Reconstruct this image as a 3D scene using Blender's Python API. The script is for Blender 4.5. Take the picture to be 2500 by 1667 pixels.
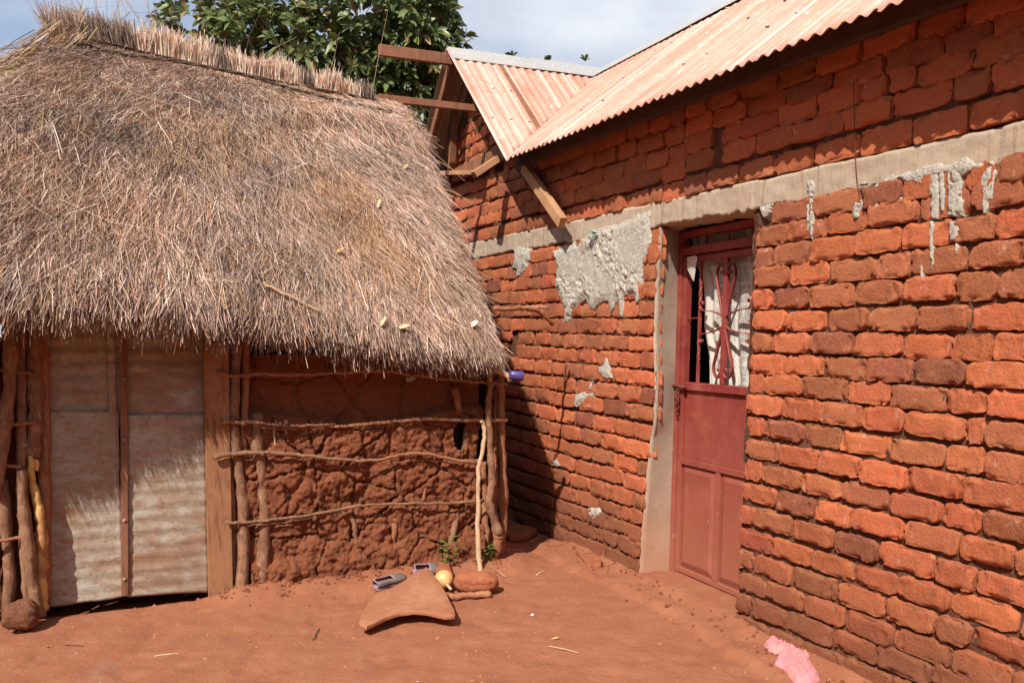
import bpy, math, random
import numpy as np
from mathutils import Vector
R=math.radians
random.seed(7); rng=np.random.default_rng(11)
sc=bpy.context.scene
for o in list(bpy.data.objects): bpy.data.objects.remove(o)

# ---------------------------------------------------------------- camera
F=2083.; PITCH=R(9.0); CX=1250.; CY=820+F*math.tan(PITCH)
CAM=np.array([0,0,1.5])
cd=bpy.data.cameras.new('camera'); cam=bpy.data.objects.new('camera',cd); sc.collection.objects.link(cam)
cam.location=CAM; cam.rotation_euler=(R(90)-PITCH,0,0)
cd.sensor_width=36; cd.lens=36*F/2500; cd.shift_y=(CY-833.5)/2500
cd.clip_start=0.05; cd.clip_end=2000
sc.camera=cam
# ---------------------------------------------------------------- light
SUN_AZ=R(25)      # the light travels towards the right and away from the camera
SUN_EL=R(47)
sun_dir=np.array([math.sin(SUN_AZ)*math.cos(SUN_EL),math.cos(SUN_AZ)*math.cos(SUN_EL),-math.sin(SUN_EL)])
sl=bpy.data.lights.new('sun','SUN'); sl.energy=5.0; sl.angle=R(0.5); sl.color=(1,.93,.84)
so=bpy.data.objects.new('sun',sl); sc.collection.objects.link(so); so.location=(-4,-8,9)
so.rotation_euler=Vector(sun_dir).to_track_quat('-Z','Y').to_euler()
wd=bpy.data.worlds.new('World'); sc.world=wd; wd.use_nodes=True
def build_world():
    nt=wd.node_tree; N=nt.nodes; L=nt.links; N.clear()
    out=N.new('ShaderNodeOutputWorld'); bg=N.new('ShaderNodeBackground'); bg.inputs[1].default_value=0.061
    sky=N.new('ShaderNodeTexSky'); sky.sky_type='NISHITA'; sky.sun_disc=False
    sky.sun_elevation=SUN_EL; sky.sun_rotation=SUN_AZ+math.pi; sky.air_density=1.0; sky.dust_density=1.2; sky.ozone_density=2.0
    tc=N.new('ShaderNodeTexCoord'); sp=N.new('ShaderNodeSeparateXYZ'); L.new(tc.outputs['Generated'],sp.inputs[0])
    # clouds lie on a high plane: project the direction on it
    mx=N.new('ShaderNodeMath'); mx.operation='MAXIMUM'; mx.inputs[1].default_value=0.04; L.new(sp.outputs[2],mx.inputs[0])
    ad=N.new('ShaderNodeMath'); ad.operation='ADD'; ad.inputs[1].default_value=0.25; L.new(mx.outputs[0],ad.inputs[0])
    dx=N.new('ShaderNodeMath'); dx.operation='DIVIDE'; L.new(sp.outputs[0],dx.inputs[0]); L.new(ad.outputs[0],dx.inputs[1])
    dy=N.new('ShaderNodeMath'); dy.operation='DIVIDE'; L.new(sp.outputs[1],dy.inputs[0]); L.new(ad.outputs[0],dy.inputs[1])
    cb=N.new('ShaderNodeCombineXYZ'); L.new(dx.outputs[0],cb.inputs[0]); L.new(dy.outputs[0],cb.inputs[1])
    n=N.new('ShaderNodeTexNoise'); n.inputs['Scale'].default_value=1.1; n.inputs['Detail'].default_value=7; n.inputs['Roughness'].default_value=.52
    mp=N.new('ShaderNodeMapping'); mp.inputs['Location'].default_value=(.55,.3,3.2); L.new(cb.outputs[0],mp.inputs[0]); L.new(mp.outputs[0],n.inputs[0])
    cr=N.new('ShaderNodeValToRGB'); cr.color_ramp.elements[0].position=.32; cr.color_ramp.elements[1].position=.56
    cr.color_ramp.elements[0].color=(.18,.18,.18,1); cr.color_ramp.elements[1].color=(.9,.9,.9,1)
    L.new(n.outputs[0],cr.inputs[0])
    n2=N.new('ShaderNodeTexNoise'); n2.inputs['Scale'].default_value=2.6; n2.inputs['Detail'].default_value=5; L.new(mp.outputs[0],n2.inputs[0])
    cc=N.new('ShaderNodeValToRGB'); cc.color_ramp.elements[0].position=.38; cc.color_ramp.elements[1].position=.62
    cc.color_ramp.elements[0].color=(8.4,9.0,10.2,1); cc.color_ramp.elements[1].color=(12.2,12.4,12.8,1)
    L.new(n2.outputs[0],cc.inputs[0])
    br=N.new('ShaderNodeMixRGB'); br.blend_type='MULTIPLY'; br.inputs[0].default_value=1; br.inputs[2].default_value=(1.7,1.75,1.85,1); L.new(sky.outputs[0],br.inputs[1])
    mix=N.new('ShaderNodeMixRGB'); L.new(cr.outputs[0],mix.inputs[0]); L.new(br.outputs[0],mix.inputs[1]); L.new(cc.outputs[0],mix.inputs[2])
    L.new(mix.outputs[0],bg.inputs[0]); L.new(bg.outputs[0],out.inputs[0])
build_world()
sc.view_settings.view_transform='Standard'; sc.view_settings.look='None'; sc.view_settings.gamma=1
sc.view_settings.use_curve_mapping=False; sc.view_settings.exposure=0.40
sc.render.engine='CYCLES'; sc.cycles.use_denoising=True

# ---------------------------------------------------------------- place frames
S=2500/2352.
def ray(x,y):
    u=(x*S-CX)/F; v=(CY-y*S)/F
    f=np.array([0,math.cos(PITCH),-math.sin(PITCH)]); up=np.array([0,math.sin(PITCH),math.cos(PITCH)])
    d=f+np.array([u,0,0])+v*up
    return d/np.linalg.norm(d)
def onz(x,y,z=0.):
    d=ray(x,y); return CAM+d*((z-1.5)/d[2])
def onplane(x,y,P,n):
    d=ray(x,y); return CAM+d*(((P-CAM)@n)/(d@n))
d1=ray(330/S,820/S); d1[2]=0; d1/=np.linalg.norm(d1)      # along the brick wall, away from the camera
d2=np.array([d1[1],-d1[0],0.])                            # into the brick house; also along the hut's front
UP=np.array([0,0,1.])
A=onz(1690,1440)                                          # foot of the wall at the near edge of the doorway
H=onz(500,1370)                                           # foot of the plank post of the hut
def W3(s,z,o=0.):   # wall frame: s along, z up, o into the house
    return A+s*d1+np.array([0,0,z])+o*d2
def wall_sz(x,y,o=0.):
    p=onplane(x,y,A+o*d2,d2)-A; return float(p@d1),float(p[2])
def H3(a,b,z): return H+a*d2+b*d1+np.array([0,0,z])
def hut_az(x,y,b=0.):
    p=onplane(x,y,H+b*d1,d1)-H; return float(p@d2),float(p[2])
def HP(x,y,b=0.):
    return onplane(x,y,H+b*d1,d1)

# ---------------------------------------------------------------- helpers
def ssx(t): t=np.clip(t,0,1); return t*t*(3-2*t)
def hsh(i,j,k):
    v=np.sin(i*127.1+j*311.7+k*74.7)*43758.5453; return v-np.floor(v)
def vn(x,y,k=0):
    x=np.asarray(x,float); y=np.asarray(y,float)
    i=np.floor(x); j=np.floor(y); u=ssx(x-i); v=ssx(y-j)
    return (hsh(i,j,k)*(1-u)+hsh(i+1,j,k)*u)*(1-v)+(hsh(i,j+1,k)*(1-u)+hsh(i+1,j+1,k)*u)*v
def fbm(x,y,k=0,o=4,g=.5):
    a=1.;s=0.;n=0.
    for q in range(o): s=s+a*vn(np.asarray(x)*2**q,np.asarray(y)*2**q,k+q*13); n+=a; a*=g
    return s/n
def worley(x,y,k=0):
    x=np.asarray(x,float); y=np.asarray(y,float)
    i=np.floor(x); j=np.floor(y); f1=np.full(x.shape,9.); f2=np.full(x.shape,9.); idv=np.zeros(x.shape)
    for a in (-1,0,1):
        for b in (-1,0,1):
            cx=i+a+hsh(i+a,j+b,k); cy=j+b+hsh(i+a,j+b,k+5)
            d=np.hypot(cx-x,cy-y); m=d<f1
            f2=np.where(m,f1,np.minimum(f2,d)); idv=np.where(m,hsh(i+a,j+b,k+9),idv); f1=np.minimum(f1,d)
    return f1,f2,idv
wl={}
def tag(o,label=None,cat=None,group=None,kind=None):
    if label: o['label']=label
    if cat: o['category']=cat
    if group: o['group']=group
    if kind: o['kind']=kind
    return o
def thing(name,loc,label,cat,group=None):
    o=bpy.data.objects.new(name,None); sc.collection.objects.link(o); o.location=loc; wl[o.name]=np.array(loc,float)
    o.empty_display_size=.1
    return tag(o,label,cat,group)
def mobj(name,V,Fc,mat,parent=None,smooth=True,attrs=None,origin=None):
    V=np.asarray(V,float); og=np.array(origin,float) if origin is not None else np.array([V[:,0].mean(),V[:,1].mean(),V[:,2].min()])
    me=bpy.data.meshes.new(name)
    if isinstance(Fc,np.ndarray):
        k=Fc.shape[1]; me.vertices.add(len(V)); me.vertices.foreach_set('co',(V-og).astype(np.float32).ravel())
        me.loops.add(Fc.size); me.loops.foreach_set('vertex_index',Fc.astype(np.int32).ravel())
        me.polygons.add(len(Fc)); me.polygons.foreach_set('loop_start',np.arange(0,Fc.size,k,dtype=np.int32))
        me.update(calc_edges=True)
    else:
        me.from_pydata((V-og).tolist(),[],[list(map(int,f)) for f in Fc])
    if smooth: me.polygons.foreach_set('use_smooth',[True]*len(me.polygons))
    for n,(typ,dat) in (attrs or {}).items():
        at=me.attributes.new(n,typ,'POINT')
        at.data.foreach_set('color' if typ=='FLOAT_COLOR' else 'value',np.asarray(dat,np.float32).ravel())
    me.materials.append(mat)
    o=bpy.data.objects.new(name,me); sc.collection.objects.link(o)
    wl[o.name]=og
    if parent is not None: o.parent=parent; o.location=og-wl[parent.name]
    else: o.location=og
    return o
class MB:
    def __init__(s): s.V=[]; s.F=[]
    def add(s,V,Fc):
        n=len(s.V); s.V+= [tuple(v) for v in V]; s.F+=[[i+n for i in f] for f in Fc]; return s
    def box(s,c,ax,ay,az):      # centre and three half-axis vectors
        c=np.array(c,float); q=[]
        for k in (-1,1):
            for j in (-1,1):
                for i in (-1,1): q.append(c+i*np.array(ax)+j*np.array(ay)+k*np.array(az))
        s.add(q,[(0,2,3,1),(4,5,7,6),(0,1,5,4),(2,6,7,3),(0,4,6,2),(1,3,7,5)]); return s
    def tube(s,P,r,n=8,rough=0.,seed=0,cap=True):
        P=[np.array(p,float) for p in P]; m=len(P)
        if np.isscalar(r): r=[r]*m
        V=[];prev=None
        for i in range(m):
            t=P[min(i+1,m-1)]-P[max(i-1,0)]; t/=np.linalg.norm(t)+1e-9
            if prev is None:
                a=np.array([1,0,0.]) if abs(t[0])<.8 else np.array([0,1.,0]); prev=np.cross(t,a)
            u=prev-t*(prev@t); u/=np.linalg.norm(u); w=np.cross(t,u); prev=u
            for j in range(n):
                an=2*math.pi*j/n; rr=r[i]*(1+rough*(2*float(hsh(i*1.3,j*2.1,seed))-1))
                V.append(P[i]+rr*(math.cos(an)*u+math.sin(an)*w))
        Fc=[(i*n+j,i*n+(j+1)%n,(i+1)*n+(j+1)%n,(i+1)*n+j) for i in range(m-1) for j in range(n)]
        if cap: Fc+= [tuple(range(n))[::-1],tuple((m-1)*n+j for j in range(n))]
        s.add(V,Fc); return s
    def build(s,name,mat,parent=None,smooth=False,**k): return mobj(name,s.V,s.F,mat,parent,smooth,**k)
def bevel(o,w=.004,seg=2):
    m=o.modifiers.new('bevel','BEVEL'); m.width=w; m.segments=seg; m.limit_method='ANGLE'; return o
def smoothpath(P,n=6):
    P=[np.array(p,float) for p in P]
    if len(P)<3: return [P[0]+(P[-1]-P[0])*i/n for i in range(n+1)]
    out=[]
    for i in range(len(P)-1):
        a=P[max(i-1,0)];b=P[i];c=P[i+1];d=P[min(i+2,len(P)-1)]
        for k in range(n):
            t=k/n; out.append(.5*((2*b)+(c-a)*t+(2*a-5*b+4*c-d)*t*t+(3*b-3*c+d-a)*t**3))
    out.append(P[-1]); return out
_sk=[0]
def stick(name,P,r0,r1,mat,parent=None,label=None,rough=.12,n=9,wob=.004,sub=6):
    _sk[0]+=1; k=_sk[0]; Q=smoothpath(P,sub); m=len(Q)
    Q=[q+wob*(np.array([hsh(i,k,1),hsh(i,k,2),hsh(i,k,3)])*2-1) if 0<i<m-1 else q for i,q in enumerate(Q)]
    r=[(r0+(r1-r0)*i/(m-1))*(1+.16*(float(vn(i*.55,k*3.3,4))-.5)*2) for i in range(m)]
    o=MB().tube(Q,r,n,rough,k).build(name,mat,parent,True)
    if label: o['label']=label
    return o
def heightgrid(fn,us,vs,mask=None):
    """fn(U,V)->Nx3 points; us,vs 1-D; returns verts, quads"""
    U,V=np.meshgrid(us,vs); P=fn(U,V).reshape(-1,3); nu=len(us)
    i,j=np.meshgrid(np.arange(nu-1),np.arange(len(vs)-1)); b=(j*nu+i)
    q=np.stack([b,b+1,b+1+nu,b+nu],-1)
    if mask is not None:
        M=mask((U[:-1,:-1]+U[1:,1:])/2,(V[:-1,:-1]+V[1:,1:])/2); q=q[M]
    q=q.reshape(-1,4); used=np.unique(q); mp=np.full(len(P),-1); mp[used]=np.arange(len(used))
    return P[used],mp[q],used

# ---------------------------------------------------------------- materials
def mat(name,base,rough=.85,var=(),bump=(),metal=0.,attr=None,spec=.3,trans=0.,coord='Object',post=None):
    """var: (kind,scale,(lo,hi),colour,amount[,stretch]); bump: (kind,scale,strength,dist[,stretch])"""
    m=bpy.data.materials.new(name); m.use_nodes=True; nt=m.node_tree; N=nt.nodes; L=nt.links
    bs=N['Principled BSDF']; bs.inputs['Roughness'].default_value=rough; bs.inputs['Metallic'].default_value=metal
    bs.inputs['Specular IOR Level'].default_value=spec
    geo=N.new('ShaderNodeNewGeometry'); tc=N.new('ShaderNodeTexCoord')
    src=geo.outputs['Position'] if coord=='World' else tc.outputs['Object']
    def tex(kind,scale,st=None):
        v=src
        if st:
            mp=N.new('ShaderNodeMapping'); mp.inputs['Scale'].default_value=st[:3]
            if len(st)>3: mp.inputs['Rotation'].default_value=(0,0,st[3])
            L.new(v,mp.inputs[0]); v=mp.outputs[0]
        if kind=='noise':
            t=N.new('ShaderNodeTexNoise'); t.inputs['Scale'].default_value=scale; t.inputs['Detail'].default_value=6; t.inputs['Roughness'].default_value=.6; L.new(v,t.inputs[0]); return t.outputs[0]
        if kind=='vor':
            t=N.new('ShaderNodeTexVoronoi'); t.inputs['Scale'].default_value=scale; L.new(v,t.inputs[0]); return t.outputs['Distance']
        if kind=='z':
            sp=N.new('ShaderNodeSeparateXYZ'); L.new(geo.outputs['Position'],sp.inputs[0])
            t=N.new('ShaderNodeTexNoise'); t.inputs['Scale'].default_value=scale; t.inputs['Detail'].default_value=4; L.new(geo.outputs['Position'],t.inputs[0])
            a=N.new('ShaderNodeMath'); a.operation='MULTIPLY_ADD'; a.inputs[1].default_value=.5; L.new(t.outputs[0],a.inputs[0]); L.new(sp.outputs[2],a.inputs[2]); return a.outputs[0]
        if kind=='attr':
            t=N.new('ShaderNodeAttribute'); t.attribute_name=scale; return t.outputs['Fac']
    if attr:
        at=N.new('ShaderNodeAttribute'); at.attribute_name=attr; col=at.outputs['Color']
    else:
        rgb=N.new('ShaderNodeRGB'); rgb.outputs[0].default_value=(*base,1); col=rgb.outputs[0]
    for v in var:
        kind,scale,(lo,hi),c,amt=v[:5]; st=v[5] if len(v)>5 else None
        f=tex(kind,scale,st); mr=N.new('ShaderNodeMapRange'); mr.inputs['From Min'].default_value=lo; mr.inputs['From Max'].default_value=hi; mr.inputs['To Max'].default_value=amt
        if lo>hi: mr.inputs['From Min'].default_value=hi; mr.inputs['From Max'].default_value=lo; mr.inputs['To Min'].default_value=amt; mr.inputs['To Max'].default_value=0
        L.new(f,mr.inputs[0]); mx=N.new('ShaderNodeMixRGB'); L.new(mr.outputs[0],mx.inputs[0]); L.new(col,mx.inputs[1])
        if isinstance(c,str): mx.blend_type='MULTIPLY'; k=float(c); mx.inputs[2].default_value=(k,k,k,1)
        else: mx.inputs[2].default_value=(*c,1)
        col=mx.outputs[0]
    L.new(col,bs.inputs['Base Color'])
    nrm=None
    for b in bump:
        kind,scale,stg,dist=b[:4]; st=b[4] if len(b)>4 else None
        f=tex(kind,scale,st); bp=N.new('ShaderNodeBump'); bp.inputs['Strength'].default_value=stg; bp.inputs['Distance'].default_value=dist
        L.new(f,bp.inputs['Height'])
        if nrm: L.new(nrm,bp.inputs['Normal'])
        nrm=bp.outputs[0]
    if nrm: L.new(nrm,bs.inputs['Normal'])
    if trans:
        tr=N.new('ShaderNodeBsdfTranslucent'); ms=N.new('ShaderNodeMixShader'); ms.inputs[0].default_value=trans
        L.new(col,tr.inputs[0]); L.new(bs.outputs[0],ms.inputs[1]); L.new(tr.outputs[0],ms.inputs[2]); L.new(ms.outputs[0],N['Material Output'].inputs[0])
    if post: post(nt,bs,col)
    return m
M={}
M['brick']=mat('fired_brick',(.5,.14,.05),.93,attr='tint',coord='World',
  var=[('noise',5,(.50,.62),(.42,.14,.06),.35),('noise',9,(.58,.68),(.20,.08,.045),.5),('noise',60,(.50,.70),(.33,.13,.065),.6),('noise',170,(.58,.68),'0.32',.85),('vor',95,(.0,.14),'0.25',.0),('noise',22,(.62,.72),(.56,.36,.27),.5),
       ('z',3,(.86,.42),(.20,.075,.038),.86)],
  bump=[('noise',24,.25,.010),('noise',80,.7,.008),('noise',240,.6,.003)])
M['mortar']=mat('mud_mortar',(.105,.043,.025),.97,coord='World',
  var=[('noise',14,(.4,.7),(.17,.075,.042),.8),('noise',60,(.55,.75),(.24,.12,.075),.4),('z',3,(.85,.45),(.21,.08,.04),.6)],
  bump=[('noise',22,.8,.02),('noise',80,.9,.012)])
M['cement']=mat('cast_cement',(.44,.345,.255),.9,coord='World',
  var=[('noise',3,(.35,.7),(.36,.255,.175),.7),('noise',34,(.56,.68),(.22,.115,.06),.6,(1,1,.07)),('noise',25,(.5,.7),(.44,.37,.29),.5),('noise',120,(.55,.7),(.25,.19,.14),.5),('noise',160,(.6,.75),'0.5',.6)],
  bump=[('noise',20,.4,.01),('noise',60,.5,.006,(1,1,.3)),('noise',200,.5,.003)])
M['splat']=mat('raw_cement',(.47,.43,.365),.92,coord='World',
  var=[('noise',16,(.35,.7),(.36,.32,.265),.8),('noise',70,(.55,.66),(.12,.09,.07),.8),('noise',90,(.5,.72),(.56,.53,.47),.7)],bump=[('noise',55,.8,.01),('noise',160,.7,.005)])
M['render']=mat('reveal_plaster',(.44,.36,.28),.9,coord='World',
  var=[('noise',5,(.35,.7),(.35,.27,.19),.7),('noise',110,(.5,.7),(.50,.43,.36),.5),('noise',30,(.58,.7),(.30,.15,.08),.4),('z',3,(1.0,.35),(.38,.17,.09),.75)],bump=[('noise',150,.6,.004),('noise',30,.3,.006)])
ang=math.atan2(d1[1],d1[0])
def roofmat(name,dirv):
    # streaks that run along the slope
    r=math.atan2(dirv[1],dirv[0])
    return mat(name,(.50,.225,.155),.6,coord='World',spec=.4,metal=.05,
      var=[('noise',1.6,(.35,.68),(.58,.33,.25),.8),('noise',1,(.50,.66),(.62,.43,.35),.6,(1,1,1)) ,('noise',4,(.54,.68),(.36,.14,.075),.7),('noise',18,(.58,.70),(.70,.60,.54),.6),
           ('attr','st',(.60,1.0),(.74,.66,.60),.8),('attr','st',(.42,.0),(.38,.17,.105),.75),('noise',60,(.68,.75),(.80,.76,.72),.5)],
      bump=[('noise',12,.15,.01),('noise',120,.15,.002)])
M['sheet']=roofmat('dusty_corrugated_iron',d1)
M['sheetdark']=mat('galvanised_underside',(.42,.36,.30),.6,metal=.3,var=[('noise',4,(.4,.7),(.30,.20,.13),.7)])
M['ridge']=mat('galvanised_ridge',(.40,.40,.39),.5,metal=.3,coord='World',var=[('noise',3,(.4,.7),(.50,.44,.40),.7),('noise',30,(.55,.7),(.70,.70,.68),.5)],bump=[('noise',8,.2,.01)])
M['plank']=mat('weathered_plank',(.20,.085,.045),.85,coord='World',var=[('noise',5,(.35,.65),(.28,.125,.07),.8),('noise',30,(.5,.7),(.10,.045,.025),.7,(1,1,.08))],bump=[('noise',60,.4,.004,(1,1,.08))])
M['fresh']=mat('sawn_timber',(.47,.25,.13),.8,coord='World',var=[('noise',6,(.4,.65),(.36,.18,.09),.8),('noise',50,(.55,.7),(.20,.09,.045),.7,(1,1,.12))],bump=[('noise',60,.4,.004,(1,1,.12))])
M['post']=mat('mud_stained_plank',(.27,.125,.06),.9,coord='World',var=[('noise',5,(.4,.65),(.36,.19,.10),.8),('z',3,(1.5,.6),(.30,.13,.065),.4),('noise',40,(.52,.68),(.13,.055,.03),.8,(1,1,.12)),('noise',9,(.56,.7),(.16,.065,.035),.6)],bump=[('noise',60,.5,.005,(1,1,.12))])
M['darkwood']=mat('dark_timber',(.05,.028,.018),.9,coord='World',var=[('noise',8,(.4,.7),(.08,.045,.028),.8)],bump=[('noise',50,.4,.004)])  # darkened to carry the black shade under the eave; dark twigs share it
M['bark']=mat('stick_bark',(.20,.095,.054),.9,coord='World',var=[('noise',12,(.4,.65),(.32,.17,.10),.85),('noise',70,(.5,.68),(.10,.045,.025),.75,(1,1,.3)),('noise',30,(.62,.7),(.46,.33,.23),.6)],bump=[('noise',50,.7,.008,(1,1,.35)),('noise',180,.5,.003)])
M['barkred']=mat('mud_stained_stick',(.27,.11,.055),.92,coord='World',var=[('noise',14,(.4,.65),(.36,.17,.09),.8),('noise',80,(.5,.68),(.13,.05,.028),.7)],bump=[('noise',60,.6,.006)])
M['pale']=mat('peeled_stick',(.55,.38,.24),.75,coord='World',var=[('noise',14,(.4,.65),(.42,.25,.14),.7),('noise',60,(.58,.7),(.24,.12,.06),.6,(1,1,.3))],bump=[('noise',60,.4,.004)])
M['split']=mat('split_yellow_wood',(.60,.36,.13),.75,coord='World',var=[('noise',9,(.45,.62),(.30,.13,.055),.9)],bump=[('noise',60,.5,.004,(1,1,.15))])
M['mud']=mat('daubed_mud',(.19,.062,.028),.97,coord='World',var=[('noise',6,(.35,.7),(.25,.085,.038),.8),('noise',35,(.45,.7),(.13,.04,.019),.7),('noise',140,(.62,.75),(.34,.16,.09),.5),('attr','crack',(.3,1),(.06,.02,.012),.8)],
  bump=[('noise',22,.7,.02),('noise',70,.8,.012),('noise',200,.5,.004)])
M['ground']=mat('red_earth',(.285,.106,.054),.97,coord='World',
  var=[('noise',1.1,(.35,.7),(.25,.082,.038),.8),('noise',5,(.4,.68),(.35,.14,.072),.7),('noise',24,(.5,.7),(.27,.095,.046),.55),('noise',110,(.62,.74),(.47,.22,.13),.5),('noise',2.3,(.62,.74),(.30,.17,.13),.5)],
  bump=[('noise',9,.35,.03),('noise',40,.6,.012),('noise',150,.7,.005)])
M['bed']=mat('thatch_underlayer',(.16,.10,.06),.95,var=[('noise',20,(.4,.6),(.06,.035,.02),.8)],bump=[('noise',60,.8,.02)])
M['straw']=mat('dry_straw',(.4,.3,.2),.62,attr='tint',trans=.12,spec=.35)
M['inside']=mat('dark_interior',(.05,.032,.022),.95)  # one near-black brown for the wall cores and inner walls
M['tin']=mat('dirty_flattened_tin',(.40,.36,.29),.62,metal=.12,coord='World',
  var=[('noise',3.5,(.38,.62),(.29,.165,.10),.85),('noise',9,(.5,.66),(.44,.42,.37),.75,(.8,.8,1.7)),('noise',22,(.50,.66),(.27,.14,.08),.75,(.8,.8,1.6)),('noise',60,(.50,.70),(.20,.13,.09),.5),('noise',1.7,(.45,.65),(.24,.17,.12),.6),('noise',70,(.62,.72),(.13,.07,.04),.6),('z',3,(1.9,1.3),(.40,.33,.26),.0)],
  bump=[('noise',10,.4,.012,(.4,.4,2.4)),('noise',60,.3,.003)])
M['red']=mat('oxide_red_paint',(.25,.042,.034),.5,coord='World',spec=.4,
  var=[('noise',4,(.4,.7),(.19,.028,.026),.8),('noise',12,(.5,.72),(.31,.08,.055),.7),('noise',26,(.62,.70),(.11,.03,.02),.6),('z',2.5,(1.45,.45),(.34,.125,.078),.72),('noise',34,(.69,.73),(.55,.34,.28),.8,(1,1,.45)),('noise',3,(.55,.7),(.34,.10,.07),.6)],
  bump=[('noise',80,.12,.002)])
M['iron']=mat('rusty_iron',(.13,.04,.025),.7,metal=.3,var=[('noise',30,(.4,.7),(.22,.08,.04),.7)])
M['stone']=mat('sandstone_slab',(.32,.125,.063),.9,coord='World',var=[('noise',6,(.4,.68),(.40,.20,.11),.8),('noise',20,(.5,.7),(.27,.10,.05),.7)],bump=[('noise',30,.4,.01),('noise',120,.5,.004)])
M['rock']=mat('red_rubble',(.33,.105,.05),.95,coord='World',var=[('noise',18,(.4,.68),(.42,.15,.07),.8),('noise',60,(.5,.7),(.19,.06,.03),.7)],bump=[('noise',30,.8,.02),('noise',110,.8,.008)])
M['mudclod']=mat('dry_clod',(.17,.065,.035),.97,var=[('noise',18,(.4,.68),(.24,.10,.055),.8)],bump=[('noise',30,.8,.02),('noise',110,.8,.008)])
M['gourd']=mat('dry_gourd',(.66,.38,.16),.5,spec=.5,var=[('noise',30,(.45,.7),(.50,.23,.08),.6)],bump=[('noise',60,.15,.003)])
M['shoe']=mat('grey_canvas',(.13,.105,.10),.85,var=[('noise',90,(.4,.7),(.24,.17,.14),.6)],bump=[('noise',300,.4,.002)])
M['lilac']=mat('lilac_trim',(.36,.20,.25),.7,var=[('noise',40,(.5,.7),(.36,.16,.15),.6)])
M['pink']=mat('pink_cotton',(.66,.27,.29),.9,coord='World',trans=.15,var=[('noise',7,(.45,.7),(.64,.30,.24),.6),('noise',14,(.60,.72),(.62,.28,.16),.55)],bump=[('noise',420,.3,.001),('noise',30,.5,.006)])
M['purple']=mat('purple_plastic',(.07,.05,.20),.35,spec=.5)
M['white']=mat('white_scrap',(.75,.73,.68),.7)
M['dryleaf']=mat('dry_leaf',(.55,.36,.15),.7,trans=.2)
M['cream']=mat('pale_scrap',(.6,.45,.26),.8)
M['green']=mat('green_plastic',(.02,.30,.17),.45)
M['rope']=mat('bark_rope',(.07,.05,.035),.9)
M['stem']=mat('green_stem',(.08,.13,.03),.7)
M['weed']=mat('weed_leaf',(.10,.24,.035),.5,trans=.3,var=[('noise',30,(.4,.7),(.16,.32,.06),.6)])
M['leaf']=mat('broad_leaf',(.07,.12,.03),.45,attr='tint',trans=.18,spec=.55)
M['treebark']=mat('tree_bark',(.12,.085,.06),.9,bump=[('noise',30,.8,.02)])
def lace_post(nt,bs,col):
    N=nt.nodes; L=nt.links; tr=N.new('ShaderNodeBsdfTransparent'); tl=N.new('ShaderNodeBsdfTranslucent'); tl.inputs[0].default_value=(.8,.76,.68,1)
    m1=N.new('ShaderNodeMixShader'); m1.inputs[0].default_value=.3; L.new(bs.outputs[0],m1.inputs[1]); L.new(tl.outputs[0],m1.inputs[2])
    at=N.new('ShaderNodeAttribute'); at.attribute_name='net'; ch=N.new('ShaderNodeTexNoise'); ch.inputs['Scale'].default_value=260
    tc=N.new('ShaderNodeTexCoord'); L.new(tc.outputs['Object'],ch.inputs[0])
    gt=N.new('ShaderNodeMath'); gt.operation='GREATER_THAN'; gt.inputs[1].default_value=.52; L.new(ch.outputs[0],gt.inputs[0])
    mu=N.new('ShaderNodeMath'); mu.operation='MULTIPLY'; L.new(gt.outputs[0],mu.inputs[0]); L.new(at.outputs['Fac'],mu.inputs[1])
    m2=N.new('ShaderNodeMixShader'); L.new(mu.outputs[0],m2.inputs[0]); L.new(m1.outputs[0],m2.inputs[1]); L.new(tr.outputs[0],m2.inputs[2])
    L.new(m2.outputs[0],N['Material Output'].inputs[0])
M['lace']=mat('white_lace',(.74,.70,.62),.9,post=lace_post,bump=[('noise',150,.4,.002)])

# ================================================================ SETTING
def seg(x0,x1,fine0,fine1,step,grow=1.35):
    a=list(np.arange(fine0,fine1,step)); d=step; l=[]; x=fine0
    while x>x0: d*=grow; x-=d; l.append(x)
    d=step; r=[]; x=a[-1]
    while x<x1: d*=grow; x+=d; r.append(x)
    return np.array(l[::-1]+a+r)
def ground_z(X,Y):
    z=.03*(fbm(X*1.3,Y*1.3,3)-.5)+.012*(fbm(X*11+Y*3,Y*10-X*2,8,5,.6)-.5)+.009*(fbm(X*3.5+Y,Y*3.5,21)-.5)
    # worn lumps
    w=fbm(X*5,Y*5,31); z=z-.010*ssx((w-.55)/.12)
    f1,f2,_=worley(X*2.2,Y*2.2,77); z=z-.010*ssx((.16-f1)/.10)*(np.hypot(X,Y-4)<4)*.6
    px=X-A[0]; py=Y-A[1]; q=-(px*d2[0]+py*d2[1]); s=px*d1[0]+py*d1[1]
    edge=.28+.10*(fbm(s*2.2,s*0+3,5)-.5)*2+.02*(fbm(s*14,q*9,7)-.5)
    inn=(s>-3)&(s<2.2)
    z=z+np.where(q>-.3,(.030+.03*ssx((.1-q)/.1))*ssx((edge-q)/.05)*ssx((2.2-s)/.4),.03)
    hx=X-H[0]; hy=Y-H[1]; a=hx*d2[0]+hy*d2[1]; b=hx*d1[0]+hy*d1[1]
    m=ssx((b+.42)/.42)*ssx((2.15-a)/.35)*ssx((a+.15)/.3)
    z=z+.065*m*(b<.6)+.05*m*(fbm(X*7,Y*7,51)-.4)*(b<.3)
    z=z-.05*ssx((a+1.05)/.1)*ssx((.02-a)/.1)*ssx((b+.02)/.1)
    z=z+.05*ssx((-a-.2)/1.0)*ssx((b+1.2)/1.0)*ssx((-.1-b)/.2)*0
    far=np.hypot(X,Y-4)
    z=np.where(far>9,z*np.clip(1-(far-9)/6,0,1),z)
    return z
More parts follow.
